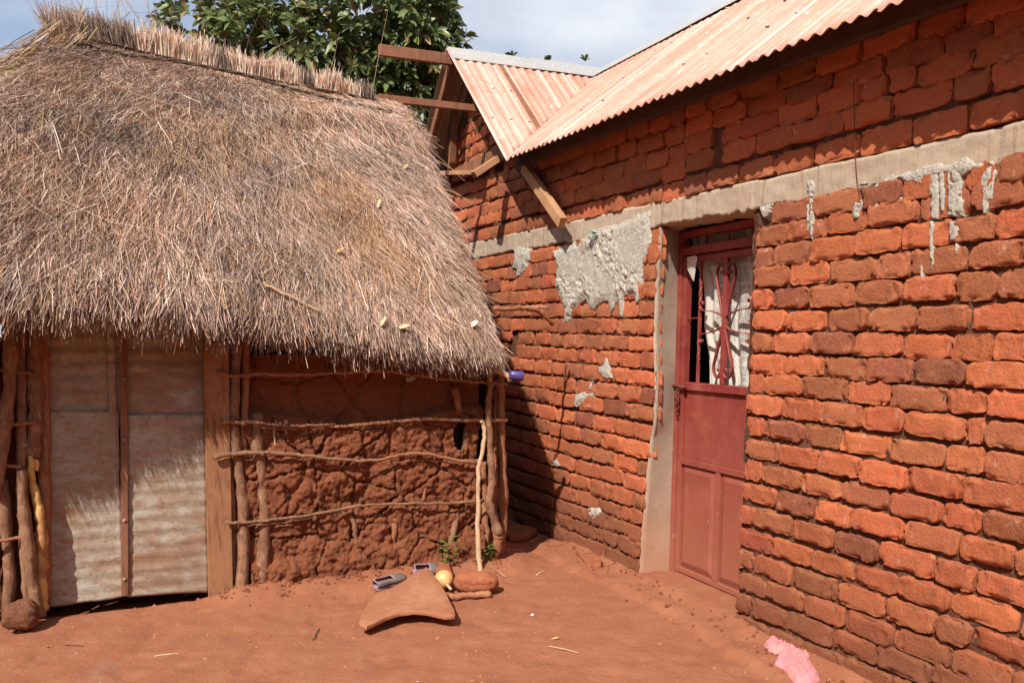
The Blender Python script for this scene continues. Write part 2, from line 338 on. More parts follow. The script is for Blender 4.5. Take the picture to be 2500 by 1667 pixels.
def build_ground():
    xs=seg(-400,400,-3.2,3.4,.02); ys=seg(-400,900,2.2,7.6,.02)
    V,q,_=heightgrid(lambda U,V:np.stack([U,V,ground_z(U,V)],-1),xs,ys)
    o=mobj('ground',V,q,M['ground'],origin=(0,0,0)); tag(o,kind='structure')
build_ground()
def gz(x,y): return float(ground_z(np.array([x]),np.array([y]))[0])
def OG(x,y):   # pixel to a point on the ground, its own height included
    p=onz(x,y,0)
    for _ in range(5): p=onz(x,y,gz(p[0],p[1]))
    return p

# ================================================================ BRICK HOUSE
house=thing('brick_house',A,'orange red brick house with a dusty pink corrugated iron roof and a red metal door','house')
OW=.90     # doorway width
RV=.19     # reveal depth
def zb(s): return 2.108+.0185*s
def zt(s): return 2.235+.020*s
S0,S1=-3.0,6.3
def ze(s): return 2.672+.028*np.asarray(s)
def zwall(s): return 2.90+.0*s
def OWf(z): return np.interp(z,[0,.1,.3,.5,.7,.9,1.0,1.25,1.5,1.75,2.0,2.15],[.930,.926,.914,.888,.866,.842,.812,.810,.832,.829,.806,.804])
def roofz(U): return np.where(U<SV,2.872+.026*U,3.7)
SV=2.38
def wallpt(U,V):
    n=fbm(U*7,V*7,2)-.5; n2=fbm(U*26,V*26,5,3)-.5
    o=.008+.016*n+.026*n2+.03*((V>zb(U)-.01)&(V<zt(U)+.01))
    U=U+(OWf(V)-OW)*np.exp(-((U-OW)/.15)**2)*(V<2.14)
    return A+U[...,None]*d1+V[...,None]*UP+o[...,None]*d2
def wall_mask(U,V):
    door=(U>0.0)&(U<OW)&(V<zb(U)+.05)
    return ~door&(V<roofz(U)-.06)
us=np.concatenate([np.arange(S0,-1.7,.05),np.arange(-1.7,3.6,.0175),np.arange(3.6,S1,.05)])
# keep lines exactly on the doorway edges
us=np.unique(np.round(np.append(us[(abs(us)>.012)&(abs(us-OW)>.012)],[0.,OW]),4))
vs=np.arange(-.15,2.93,.0175)
V,q,_=heightgrid(wallpt,us,vs,wall_mask)
wall=mobj('wall',V,q,M['mortar'],house,origin=A)
# solid body behind the face: reveals and inner wall
mb=MB()
def wbox(mb,s0,s1,z0,z1,o0,o1):
    return mb.box(W3((s0+s1)/2,(z0+z1)/2,(o0+o1)/2),d1*(s1-s0)/2,d2*(o1-o0)/2,UP*(z1-z0)/2)
wbox(mb,S0,-.004,-.2,2.79,.04,.21); wbox(mb,.955,S1,-.2,2.79,.04,.21); wbox(mb,-.004,.955,2.16,2.79,.04,.21)
# other walls of the house
wbox(mb,S0,S1,-.2,2.6,2.5,2.7); wbox(mb,S0,S0+.2,-.2,2.6,.22,2.49); wbox(mb,S1-.2,S1,-.2,2.6,.22,2.49)
mb.build('wall_core',M['inside'],wall)
mb=MB(); wbox(mb,-.0,OW+.01,-.1,.028,-.0,.26); mb.build('threshold',M['ground'],wall)

# --- bricks, course by course. (zoom origin x, y, scale), (x,y at the left), (x,y at the right), joints
Z1=(1700,0,1.96); Z2=(1700,867,1.96); Z5=(1800,500,2.24); Z3=(1100,250,1568/600.); Z4=(1100,800,1568/600.)
rows=[
 (Z1,(-45,892),(1568,505),[-45,61,212,376,575,790,1042,1315,1600]),
 (Z1,(-45,785),(1568,340),[-45,88]),(Z1,(-45,785),(1568,340),[130,295,480,710,945,1230,1420,1640]),
 (Z1,(-45,700),(1568,205),[-45,88]),(Z1,(-45,700),(1568,205),[126,222,397,587,805,930,1061,1337,1600]),
 (Z1,(-45,615),(1568,95),[-45,90,256,440,657,910,1200,1430,1660]),
 (Z1,(-45,530),(1568,-20),[-45,60,203,403,580,800,1060,1300,1600]),
 (Z1,(365,1022),(1568,805),[363,560,795,998,1145,1300,1440,1640]),
 (Z1,(285,1140),(1568,905),[283,447,631,829,1073,1323,1620]),
 (Z1,(285,1240),(1568,1060),[283,373,555,762,990,1238,1437,1660]),
 (Z1,(280,1335),(1568,1208),[278,452,648,873,1030,1302,1600]),
 (Z1,(275,1438),(1568,1350),[273,368,551,757,992,1247,1450,1650]),
 (Z5,(88,635),(1568,608),[88,278,493,726,988,1285,1640]),
 (Z5,(80,750),(1568,778),[80,197,408,640,906,1178,1402,1640]),
 (Z5,(75,865),(1568,938),[74,272,479,717,965,1270,1640]),
 (Z5,(70,972),(1568,1098),[70,152,362,605,853,1153,1370,1640]),
 (Z5,(65,1085),(1568,1265),[63,248,463,685,925,1257,1365,1620]),
 (Z5,(55,1200),(1568,1442),[55,150,370,578,842,1150,1365,1640]),
 (Z2,(238,440),(1568,690),[236,408,587,787,1015,1285,1640]),
 (Z2,(235,540),(1568,838),[233,320,505,703,929,1185,1372,1650]),
 (Z2,(222,648),(1568,980),[220,391,574,752,1003,1268,1530,1750]),
 (Z2,(215,752),(1568,1138),[213,286,467,661,876,1148,1348,1620]),
 (Z2,(210,862),(1568,1285),[208,368,555,762,972,1225,1555,1800]),
 (Z2,(200,962),(1568,1430),[200,282,465,675,907,1152,1322,1600]),
 (Z2,(215,1072),(1568,1572),[212,343,527,722,950,1230,1520,1800]),
 (Z2,(195,1172),(1400,1628),[193,263,440,655,872,1130,1400]),
 (Z2,(192,1276),(1150,1668),[190,342,515,712,930,1150]),
 (Z2,(192,1380),(930,1715),[190,300,480,700,930]),
 (Z4,(430,62),(1300,110),[428,528,640,730,858,992,1133,1305]),
 (Z4,(430,148),(1305,212),[425,480,579,677,803,943,1088,1216,1310]),
 (Z4,(360,222),(1308,326),[335,438,542,648,727,850,950,1035,1143,1312]),
 (Z4,(360,312),(1305,437),[325,380,470,572,677,800,928,1072,1228,1310]),
 (Z4,(345,392),(1305,550),[345,442,541,637,710,830,977,1135,1308]),
 (Z4,(330,478),(1280,668),[325,377,452,567,678,796,918,1052,1212,1285]),
 (Z4,(330,565),(1278,785),[330,425,522,632,708,832,967,1117,1280]),
 (Z4,(340,652),(1260,898),[340,457,527,652,771,905,1047,1192,1262]),
 (Z4,(340,738),(1258,1008),[340,437,522,617,686,804,957,1100,1262]),
 (Z4,(345,825),(1240,1115),[345,452,552,650,765,895,1030,1173,1245]),
 (Z4,(345,912),(1228,1218),[345,442,535,660,805,948,1094,1232]),
 (Z4,(345,1000),(1225,1318),[345,442,542,662,761,888,1011,1147,1225]),
 (Z4,(345,1087),(1230,1420),[345,430,512,610,665,791,941,1067,1228]),
 (Z4,(345,1170),(1210,1520),[345,440,560,658,751,862,991,1132,1215]),
 (Z4,(560,1345),(1205,1610),[560,650,751,862,990,1120,1205]),
 (Z3,(112,870),(1568,537),[40,112,185,265,342,429,526,628,735,859,987,1122,1284,1366,1510]),
 (Z3,(40,795),(1568,410),[40,150,228,315,385,483,575,690,803,922,1052,1185,1347,1510]),
 (Z3,(0,745),(1568,302),[0,48,112,183,254,336,428,525,600,672,733,848,980,1117,1268,1400,1510]),
 (Z3,(0,665),(1550,178),[0,72,152,245,312,408,490,615,710,810,932,1065,1205,1375,1510]),
 (Z3,(0,588),(1550,62),[0,60,140,222,300,380,470,560,660,765,880,1000,1130,1280,1420,1510]),
 (Z3,(180,1035),(1338,862),[120,180,250,285,370,410,525,672,780,880,990,1100,1200,1285,1338]),
 (Z3,(200,1110),(1335,965),[140,200,272,367,450,525,566,622,700,800,900,1000,1100,1200,1268,1336]),
 (Z3,(235,1178),(1315,1078),[150,235,323,420,516,584,670,780,900,1010,1120,1235,1325]),
 (Z3,(270,1252),(1312,1195),[190,270,382,455,583,616,710,820,930,1040,1140,1240,1315]),
 (Z3,(320,1332),(1310,1312),[240,320,425,517,600,683,745,840,935,1035,1115,1205,1312]),
 (Z3,(395,1414),(1300,1432),[300,395,482,592,694,804,934,1064,1208,1306]),
]
def brick_mesh(w,h,d,seed,nx=12,ny=6):
    r=np.random.default_rng(seed)
    u=np.linspace(-1,1,nx+1); v=np.linspace(-1,1,ny+1)
    u=np.sign(u)*np.abs(u)**.55; v=np.sign(v)*np.abs(v)**.45; U,Vv=np.meshgrid(u,v)
    k=seed*1.7
    c1=.005+.010*r.random()*r.random()*1.6
    au,av=np.abs(U),np.abs(Vv)
    X=np.sign(U)*(au*w/2-c1*.6*ssx((av-.55)/.45)*au**3); Y=np.sign(Vv)*(av*h/2-c1*.75*ssx((au-.78)/.22)*av**3)
    X=X+(fbm(Y*42+k,U*2,1,5,.62)-.5)*.017*au**4; Y=Y+(fbm(X*36+k,Vv*2+9,2,5,.62)-.5)*.017*av**4
    ed=np.maximum(au**30,av**18)
    Dp=-d*(1-.12*ed); Dp=Dp+.006*(fbm(X*16+k,Y*16,3,4)-.5)
    ch=fbm(X*24+k*3,Y*24+5,6,3); Dp=Dp+.012*ssx((ch-.58)/.08)*ssx((np.maximum(au,av)-.6)/.3)
    pit=fbm(X*75+k,Y*75+3,16,2); Dp=Dp+.006*ssx((pit-.66)/.08)
    Dp=Dp+r.normal(0,.035)*X+r.normal(0,.05)*Y
    P=[(X[j,i],Y[j,i],Dp[j,i]) for j in range(ny+1) for i in range(nx+1)]
    Fc=[(j*(nx+1)+i,j*(nx+1)+i+1,(j+1)*(nx+1)+i+1,(j+1)*(nx+1)+i) for j in range(ny) for i in range(nx)]
    rg0=[i for i in range(nx+1)]+[j*(nx+1)+nx for j in range(1,ny+1)]+[ny*(nx+1)+i for i in range(nx-1,-1,-1)]+[j*(nx+1) for j in range(ny-1,0,-1)]
    n0=len(P); P+=[P[i] for i in rg0]; ring=list(range(n0,n0+len(rg0)))
    n=len(P); P+=[(P[i][0]*1.02,P[i][1]*1.02,.045) for i in ring]; m=len(ring)
    Fc+=[(ring[(t+1)%m],ring[t],n+t,n+(t+1)%m) for t in range(m)]+[tuple(range(n,n+m))]
    return np.array(P),Fc
brs=[]
def addbrick(s,z,w,h,key=None): brs.append((s,z,w,h))
srow=[]
for (z0x,z0y,zs),(xl,yl),(xr,yr),J in rows:
    def to(x):
        y=yl+(yr-yl)*(x-xl)/(xr-xl); return wall_sz((z0x+x/zs)/S,(z0y+y/zs)/S)
    pts=[to(x) for x in J]
    for (sa,za),(sb,zb_) in zip(pts[:-1],pts[1:]):
        w=abs(sa-sb)-random.uniform(.007,.018); sm=(sa+sb)/2
        if w<.025: continue
        addbrick(sm,(za+zb_)/2+random.uniform(-.004,.004),w,random.uniform(.087,.098),None)
    srow.append((pts[0],pts[-1]))
# courses beyond the traced ones: near end of the wall, the far end behind the hut and the top under the eave
def gen(s0,s1,z0,z1,p=.1,ph=0):
    z=z0; k=ph
    while z<z1:
        s=s0+(k%2)*.11
        while s<s1:
            w=random.choice([.21,.23,.2,.12,.22]); addbrick(s+w/2,z+random.uniform(-.004,.004),min(w-.018,.21),random.uniform(.078,.09)); s+=w
        z+=p; k+=1
occ=[(s-w/2,s+w/2,z-h/2,z+h/2) for s,z,w,h in brs]
base=len(brs)
gen(-2.98,-1.5,-.02,2.06); gen(-2.98,1.2,2.70,2.92); gen(-2.98,-1.3,2.27,2.9)
gen(2.9,6.2,-.1,2.10); gen(4.2,6.2,2.38,2.9); gen(1.0,4.4,2.75,2.86,.095)
keep=[]
for b in brs[base:]:
    s,z,w,h=b
    if not any(s-w/2<o[1]-.004 and s+w/2>o[0]+.004 and z-h/2<o[3]-.004 and z+h/2>o[2]+.004 for o in occ): keep.append(b); occ.append((s-w/2,s+w/2,z-h/2,z+h/2))
brs=brs[:base]+keep
def band(s,z,h):  # no brick on the cement band
    return zb(s)-.022<z<zt(s)+.02
brs=[b for b in brs if not band(b[0],b[1],b[3]) and not (b[0]-b[2]/2<OWf(b[1])-.035 and b[0]+b[2]/2>.03 and b[1]<zb(b[0])) and b[1]+b[3]/2<roofz(b[0])-.07]
# keep ends flush with the doorway
def flush(b):
    s,z,w,h=b; e=float(OWf(z))+.004
    if s<OW+.3 and s>OW-.1 and s-w/2<e and z<zb(s): s1=s+w/2; return ((s1+e)/2,z,s1-e,h)
    return b
brs=[flush(b) for b in brs]; brs=[b for b in brs if b[2]>.02]
def tint():
    t=random.random()
    if t<.62: c=(.455,.122,.050)
    elif t<.64: c=(.44,.095,.05)
    elif t<.93: c=(.36,.115,.050)
    else: c=(.27,.085,.045)
    k=random.uniform(.80,1.15); return tuple(x*k*random.uniform(.95,1.05) for x in c)
def vis_size(s,z,w):
    p=W3(s,z)-CAM; dist=np.linalg.norm(p); x=p[0]/max(p[1],.2)
    if not(-.62<x<.62) or p[1]<.5: return 0
    return w*abs((p/dist)@d2)/dist**2
# gable wall bricks take part in the same count of 300
GB=[]
z=2.98; k=0
while z<3.75:
    s=2.95+(k%2)*.1
    while s<4.5:
        w=random.choice([.2,.22,.13,.21])
        if abs(s+w/2-3.58)+w/2<(3.74-z)*1.13: GB.append((s+w/2,z,w-.02,.085))
        s+=w
    z+=.1; k+=1
order=sorted(brs,key=lambda b:-vis_size(b[0],b[1],b[2]))
single,rest=order[:262],order[262:]
def place_brick(s,z,w,h,seed,nx,ny,o=0.):
    P,Fc=brick_mesh(w,h,random.uniform(.008,.022),seed,nx,ny)
    Wd=A+(s-P[:,0:1])*d1+(z+P[:,1:2])*UP+(o+P[:,2:3])*d2
    return Wd,Fc
for n,(s,z,w,h) in enumerate(single):
    Wd,Fc=place_brick(s,z,w,h,n+3,18,10); c=tint()
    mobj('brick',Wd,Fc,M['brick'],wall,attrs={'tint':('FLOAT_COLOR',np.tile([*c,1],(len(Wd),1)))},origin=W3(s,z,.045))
mb=MB(); cols=[]
for n,(s,z,w,h) in enumerate(rest):
    Wd,Fc=place_brick(s,z,w,h,n+603,8,6); c=tint(); mb.add(Wd,Fc); cols+= [[*c,1]]*len(Wd)
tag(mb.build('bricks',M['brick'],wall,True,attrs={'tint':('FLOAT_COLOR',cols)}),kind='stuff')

# --- cement band over the door and along the whole wall
def build_band():
    us=np.arange(S0,S1,.01)
    ws=np.linspace(0,1,10)
    def fn(U,Wv):
        zlo=zb(U)-.004+.030*(fbm(U*16,U*0,6,6,.65)-.5)-.012*ssx((fbm(U*9,U*0+4,8)-.55)/.1); zhi=zt(U)+.014*(fbm(U*8,U*0+7,6)-.5)
        Z=zlo+(zhi-zlo)*Wv; o=-.006-.010*fbm(U*20,Z*26,7,5,.6)+.004*(np.floor(U*2.3)%2)
        o=np.where(Wv<=0,.2,o); o=np.where(Wv>=1,.03,o)
        return A+U[...,None]*d1+Z[...,None]*UP+o[...,None]*d2
    V,q,_=heightgrid(fn,us,np.concatenate([[0],np.linspace(.01,.99,10),[1]]))
    b=mobj('cement_band',V,q,M['cement'],wall,smooth=False)
build_band()
# --- plastered reveals of the doorway
def build_reveal():
    us=np.linspace(-.006,RV,15); vs=np.arange(-.05,2.125,.02)
    def fn(U,Vv):
        ed=.018*(fbm(Vv*16,U*0,3)-.2)
        e0=OWf(Vv); s=e0+(OW-.006-e0)*np.clip(U/RV,0,1)-.006*fbm(U*10,Vv*6,4)+.012*(U<=-.005)
        s=s-.0*U; oo=U+.010*(fbm(Vv*20,U*0+3,9)-.5)*(U<.02)
        return A+s[...,None]*d1+Vv[...,None]*UP+oo[...,None]*d2
    V,q,_=heightgrid(fn,us,vs); mobj('door_reveal',V,q,M['render'],wall)
    us=np.linspace(-.004,RV,8)
    def fn2(U,Vv):
        s=.0+.012*fbm(U*10,Vv*9,14)-.03*(U<=-.003)
        return A+s[...,None]*d1+Vv[...,None]*UP+U[...,None]*d2
    V,q,_=heightgrid(fn2,us,vs); mobj('door_reveal',V,q,M['render'],wall)
build_reveal()
# --- cement splashes: relief grown on the wall
def inside(P,x,y):
    c=np.zeros(x.shape,bool); n=len(P)
    for i in range(n):
        x0,y0=P[i]; x1,y1=P[(i+1)%n]
        cond=((y0>y)!=(y1>y))&(x<(x1-x0)*(y-y0)/(y1-y0+1e-12)+x0); c^=cond
    return c
def sdist(P,x,y):
    d=np.full(x.shape,9.)
    for i in range(len(P)):
        ax,ay=P[i]; bx,by=P[(i+1)%len(P)]; ex,ey=bx-ax,by-ay
        t=np.clip(((x-ax)*ex+(y-ay)*ey)/(ex*ex+ey*ey+1e-12),0,1); d=np.minimum(d,np.hypot(x-ax-t*ex,y-ay-t*ey))
    return np.where(inside(P,x,y),d,-d)
def splat(name,zm,poly,k,thick=.022,res=.006,rag=.03,label=None):
    P=[wall_sz((zm[0]+x/zm[2])/S,(zm[1]+y/zm[2])/S) for x,y in poly]
    xs=[p[0] for p in P]; ys=[p[1] for p in P]
    us=np.arange(min(xs)-.04,max(xs)+.04,res); vs=np.arange(min(ys)-.05,max(ys)+.03,res)
    def hh(U,V):
        d=sdist(P,U,V); e=d+rag*(fbm(U*18,V*9,k,4)-.5)*1.6
        lump=fbm(U*22,V*22,k+2,4); sm=ssx((fbm(U*5,V*5,k+7,2)-.45)/.12)
        return e,lump,sm
    def fn(U,V):
        e,lump,sm=hh(U,V); o=-.017-thick*ssx(e/.05)*(.05+1.5*lump*(1-.7*sm)+.35*sm)+.008*ssx((fbm(U*60,V*60,k+8,2)-.6)/.1)*(1-sm); o=np.where(e<.0,.01,o)
        return A+U[...,None]*d1+V[...,None]*UP+o[...,None]*d2
    V,q,_=heightgrid(fn,us,vs,lambda U,V:hh(U,V)[0]>-.008)
    o=mobj(name,V,q,M['splat'],wall)
    if label: o['label']=label
splat('cement_patch',Z3,[(660,945),(840,880),(960,800),(1080,770),(1290,690),(1290,900),(1262,1000),(1240,1060),(1225,1190),(1225,1260),(1195,1295),(1185,1235),(1115,1235),(1108,1370),(1092,1375),(1080,1250),(1060,1320),(1035,1330),(1020,1270),(930,1310),(900,1330),(880,1250),(790,1330),(760,1400),(735,1400),(745,1330),(700,1210),(680,1180),(690,1060)],1,.020,label='large rough grey cement patch left of the door')
splat('cement_patch',Z3,[(415,930),(520,930),(520,1010),(490,1060),(455,1110),(430,1110),(440,1060),(405,1060),(415,1000)],4,.014,label='small grey cement patch in the hut shadow')
splat('cement_drip',Z4,[(1000,185),(1015,185),(1030,270),(1035,320),(990,325),(960,290),(960,250),(985,240)],6,.015,.005,.02)
splat('cement_drip',Z4,[(925,290),(940,300),(905,400),(890,380),(905,340)],7,.012,.005,.015)
splat('cement_drip',Z4,[(810,420),(925,412),(925,440),(880,450),(830,500),(800,495)],8,.014,.005,.02)
splat('cement_drip',Z4,[(880,485),(905,490),(910,510),(880,510)],9,.012,.005,.012)
splat('cement_drip',Z4,[(665,840),(690,835),(715,880),(690,890),(670,870)],10,.012,.005,.012)
splat('cement_drip',Z4,[(890,1155),(950,1150),(960,1190),(915,1220),(890,1190)],11,.014,.005,.02)
for k,(x0,y0,x1,y1) in enumerate([(545,870,570,940),(540,980,550,1140),(558,1000,566,1145),(555,940,575,1010),(765,960,790,1040),(870,890,880,1030),(912,890,926,1000),(862,970,880,1040),
      (930,940,990,968),(1132,830,1172,1050),(1180,820,1195,1010),(1215,800,1280,1030),(1132,1060,1145,1300),(1225,1060,1268,1150),(1250,1160,1262,1220),(1375,820,1440,960),(1385,950,1410,1020),(1085,1220,1098,1430),(1130,1330,1136,1430)]):
    splat('cement_drip',Z1,[(x0,y0),(x1,y0-4),(x1+3,(y0+y1)/2),(x1-4,y1),(x0+3,y1+6),(x0-3,(y0+y1)/2)],20+k,.006,.005,.010)
splat('cement_drip',Z1,[(800,880),(1100,800),(1440,760),(1445,840),(1390,870),(1380,830),(1300,830),(1290,850),(1270,820),(1190,830),(1130,840),(1100,850),(1090,880),(1000,875),(985,862),(920,890),(850,900),(835,885)],45,.010,.006,.03,label='ragged grey cement lip under the band')
splat('cement_drip',Z1,[(310,990),(372,975),(362,1020),(345,1050),(330,1040)],46,.012,.005,.01)
# --- green plastic scrap stuck in the cement
mb=MB(); p0=W3(*wall_sz((1100+935/Z3[2])/S,(250+850/Z3[2])/S),-.05)
for i in range(9):
    c=p0+d1*random.uniform(-.09,.07)+UP*random.uniform(-.03,.03)+d2*random.uniform(-.005,.02)
    v=[c+np.array([random.uniform(-.03,.03),random.uniform(-.02,.02),random.uniform(-.014,.014)]) for _ in range(4)]; mb.add(v,[(0,1,2),(1,2,3)])
tag(mb.build('plastic_scrap',M['green']),'torn green plastic scrap stuck in the grey cement patch beside the door','scrap')

# --- the red metal door
door=thing('door',W3(OW/2,0,RV),None,None); door.parent=house; door.location=W3(OW/2,0,RV)-A; door['label']='red painted metal door with a barred window'
def dpt(x,y): return wall_sz(x,y,RV)
ztop=2.10
zR=dpt(1640,578)[1]          # transom rail
zM=dpt(1640,893)[1]          # rail under the window
zL=dpt(1640,1075)[1]         # middle rail
zB=dpt(1640,1362)[1]-.03
def fr(name,s0,s1,z0,z1,o0,o1,parent=door,m='red',bv=.003):
    mb=MB(); wbox(mb,s0,s1,z0,z1,o0,o1); return bevel(mb.build(name,M[m],parent),bv)
g=.0
fr('door_frame',OW-.05,OW-.012,.03,2.10,RV-.01,RV+.045); fr('door_frame',.012,.05,.03,2.10,RV-.01,RV+.045)
fr('door_frame',.05,OW-.05,2.06,2.098,RV-.01,RV+.045); fr('door_frame',.05,OW-.05,.03,.065,RV-.01,RV+.045)
fr('transom_rail',.05,OW-.05,zR-.0,zR+.045,RV-.022,RV+.045)
# leaf stiles and rails
c=OW/2
fr('stile',OW-.092,OW-.053,.07,zR-.006,RV+.0,RV+.04); fr('stile',.053,.092,.07,zR-.006,RV+.0,RV+.04)
fr('rail',.093,OW-.093,zR-.042,zR-.007,RV+.001,RV+.038); fr('rail',.093,OW-.093,zM-.02,zM+.025,RV-.004,RV+.038)
fr('rail',.093,OW-.093,zL-.018,zL+.018,RV-.004,RV+.036); fr('rail',.093,OW-.093,.072,.105,RV+.001,RV+.036)
fr('stile',c-.02,c+.02,.106,zL-.019,RV-.001,RV+.036); 
fr('door_panel',.093,OW-.093,zL+.018,zM-.021,RV+.016,RV+.022); fr('door_panel',.093,c-.021,.106,zL-.019,RV+.016,RV+.022); fr('door_panel',c+.021,OW-.093,.106,zL-.019,RV+.016,RV+.022)
# raised pans pressed into the panels
def pan(s0,s1,z0,z1):
    q=.035; d=.014; o=RV+.0155
    P=[W3(s0,z0,o),W3(s1,z0,o),W3(s1,z1,o),W3(s0,z1,o),W3(s0+q,z0+q,o-d),W3(s1-q,z0+q,o-d),W3(s1-q,z1-q,o-d),W3(s0+q,z1-q,o-d)]
    MB().add(P,[(0,1,5,4),(1,2,6,5),(2,3,7,6),(3,0,4,7),(4,5,6,7)]).build('door_panel',M['red'],door)
pan(.10,c-.028,.112,zL-.025); pan(c+.028,OW-.10,.112,zL-.025)
fr('centre_bar',c-.016,c+.016,zM+.026,zR-.043,RV-.002,RV+.022)
def twisted(s,z0,z1,name='twisted_bar'):
    mb=MB(); n=70; V=[];r=.0075
    for i in range(n+1):
        z=z0+(z1-z0)*i/n; t=(i/n); tw=4*math.pi*ssx((t-.15)/.2)+5*math.pi*ssx((t-.62)/.25); 
        for k in range(4):
            an=float(tw)+math.pi/4+k*math.pi/2; V.append(W3(s+r*1.4*math.cos(an),z,RV+.012+r*1.4*math.sin(an)))
    mb.add(V,[(i*4+k,i*4+(k+1)%4,(i+1)*4+(k+1)%4,(i+1)*4+k) for i in range(n) for k in range(4)]); mb.build(name,M['red'],door,False)
sb=.235
twisted(c+sb,zM+.026,zR-.043); twisted(c-sb,zM+.026,zR-.043)
def strip(name,path,w=.02,t=.0045,o=RV-.004,parent=door,m='red'):
    P=smoothpath([np.array([a,b,0]) for a,b in path],6); V=[];n=len(P)
    for i in range(n):
        tg=P[min(i+1,n-1)]-P[max(i-1,0)]; tg/=np.linalg.norm(tg)+1e-9; nn=np.array([-tg[1],tg[0],0])*t/2
        for (sg,oo) in ((1,o),(-1,o),(-1,o+w),(1,o+w)): q_=P[i]+nn*sg; V.append(W3(q_[0],q_[1],oo))
    Fc=[(i*4+k,i*4+(k+1)%4,(i+1)*4+(k+1)%4,(i+1)*4+k) for i in range(n-1) for k in range(4)]+[(0,1,2,3),(4*n-4,4*n-3,4*n-2,4*n-1)]
    MB().add(V,Fc).build(name,M[m],parent,True)
zc=(zM+zR)/2-.005
hh=(zR-zM)/2-.075
for sg in (-1,1):
    for ud in (-1,1):
        pth=[(.018,.03),(.030,.09),(.065,.19),(.082,.25),(.070,hh-.01),(.045,hh+.008),(.022,hh-.005),(.018,hh-.035),(.034,hh-.045),(.04,hh-.03)]
        strip('scroll',[(c+sg*a*1.0,zc+ud*b) for a,b in pth])
        pth=[(.018,.028),(.06,.045),(.13,.06),(.20,.066),(.225,.09),(.215,.115),(.198,.11),(.20,.097)]
        strip('scroll',[(c+sg*a,zc+ud*b) for a,b in pth])
fr('stay',c+sb,OW-.09,zc+.02,zc+.026,RV+.01,RV+.018); 
for k in (1,2,3): fr('transom_bar',.05+k*(OW-.1)/4-.006,.05+k*(OW-.1)/4+.006,zR+.046,2.06,RV+.008,RV+.020,bv=.001)
# bolt, hasp and chain
mb=MB(); a0=W3(OW-.012,zM+.0,RV-.02); mb.tube([W3(OW+.005,zM,RV-.022),W3(OW-.14,zM-.002,RV-.022)],.009,8); mb.tube([W3(OW-.0,zM,RV-.03),W3(OW-.0,zM,RV-.0)],.012,8); mb.build('door_bolt',M['iron'],door,True)
def torus(mb,cn,ax,bx,R1=.02,r=.0035,st=1.5):
    P=[cn+ax*math.cos(t)*R1+bx*math.sin(t)*R1*st for t in np.linspace(0,2*math.pi,15)]; mb.tube(P,r,6,cap=False)
mb=MB()
for i in range(5): torus(mb,W3(OW-.07-.004*(i%2),zM-.035-i*.03,RV-.024),(d1 if i%2 else d2)*1.,UP,.010,.0038,1.9)
torus(mb,W3(OW-.07,zM-.09,RV-.03),d1,UP,.018,.005,1.2)
mb.build('door_chain',M['iron'],door,True)

# --- lace curtain hanging behind the bars
def build_curtain():
    us=np.linspace(0,1,90); vs=np.linspace(0,1,70); topz=2.07; botz=zM+.0
    pe=sorted([wall_sz(x,y,RV+.08) for x,y in [(1592,520),(1592,580),(1600,615),(1612,650),(1615,700),(1613,750),(1622,810),(1628,890)]],key=lambda t:t[1]); ez_=[t[1] for t in pe]; es_=[t[0] for t in pe]
    def edge(v):   # far (left) edge; v=0 top
        return np.interp(topz+(botz-topz)*v,ez_,es_)
    def fn(U,V):
        s=edge(V)-(edge(V)+.02)*U+.0; z=topz+(botz-topz)*V
        o=RV+.075+.013*np.sin(U*46+2*np.sin(V*3))*(1-.8*ssx((U-.35)/.2))+.010*np.sin(U*19+V*2)+.006*(fbm(U*9,V*5,3)-.5)
        return A+s[...,None]*d1+z[...,None]*UP+o[...,None]*d2
    V,q,_=heightgrid(fn,us,vs)
    U,Vv=np.meshgrid(us,vs); gx=np.abs(((U*5.2)%1)-.5)>.44; gy=np.abs(((Vv*8.0+.3)%1)-.5)>.45; fl=fbm(U*26,Vv*30,7)>.6
    net=np.where(gx|gy|fl|(U<.12),0.,.75).ravel()
    o=mobj('lace_curtain',V,q,M['lace'],attrs={'net':('FLOAT',net)}); tag(o,'white lace curtain hanging behind the bars of the red door','curtain')
    # corner of it pushed out over the rail
    P=[W3(OW-.13,zR-.015,RV-.03),W3(OW-.20,zR-.012,RV-.03),W3(OW-.23,zR-.02,RV-.03),W3(OW-.14,zR-.08,RV-.032),W3(OW-.185,zR-.10,RV-.038),W3(OW-.215,zR-.10,RV-.03),W3(OW-.18,zR-.14,RV-.025),W3(OW-.205,zR-.155,RV-.03),
       W3(OW-.15,zR+.03,RV+.06),W3(OW-.2,zR+.03,RV+.06)]
    mobj('curtain_corner',P,[(0,1,4,3),(1,2,5,4),(3,4,6),(4,5,7,6),(0,1,9,8)],M['lace'],o,attrs={'net':('FLOAT',[0.]*10)})
build_curtain()

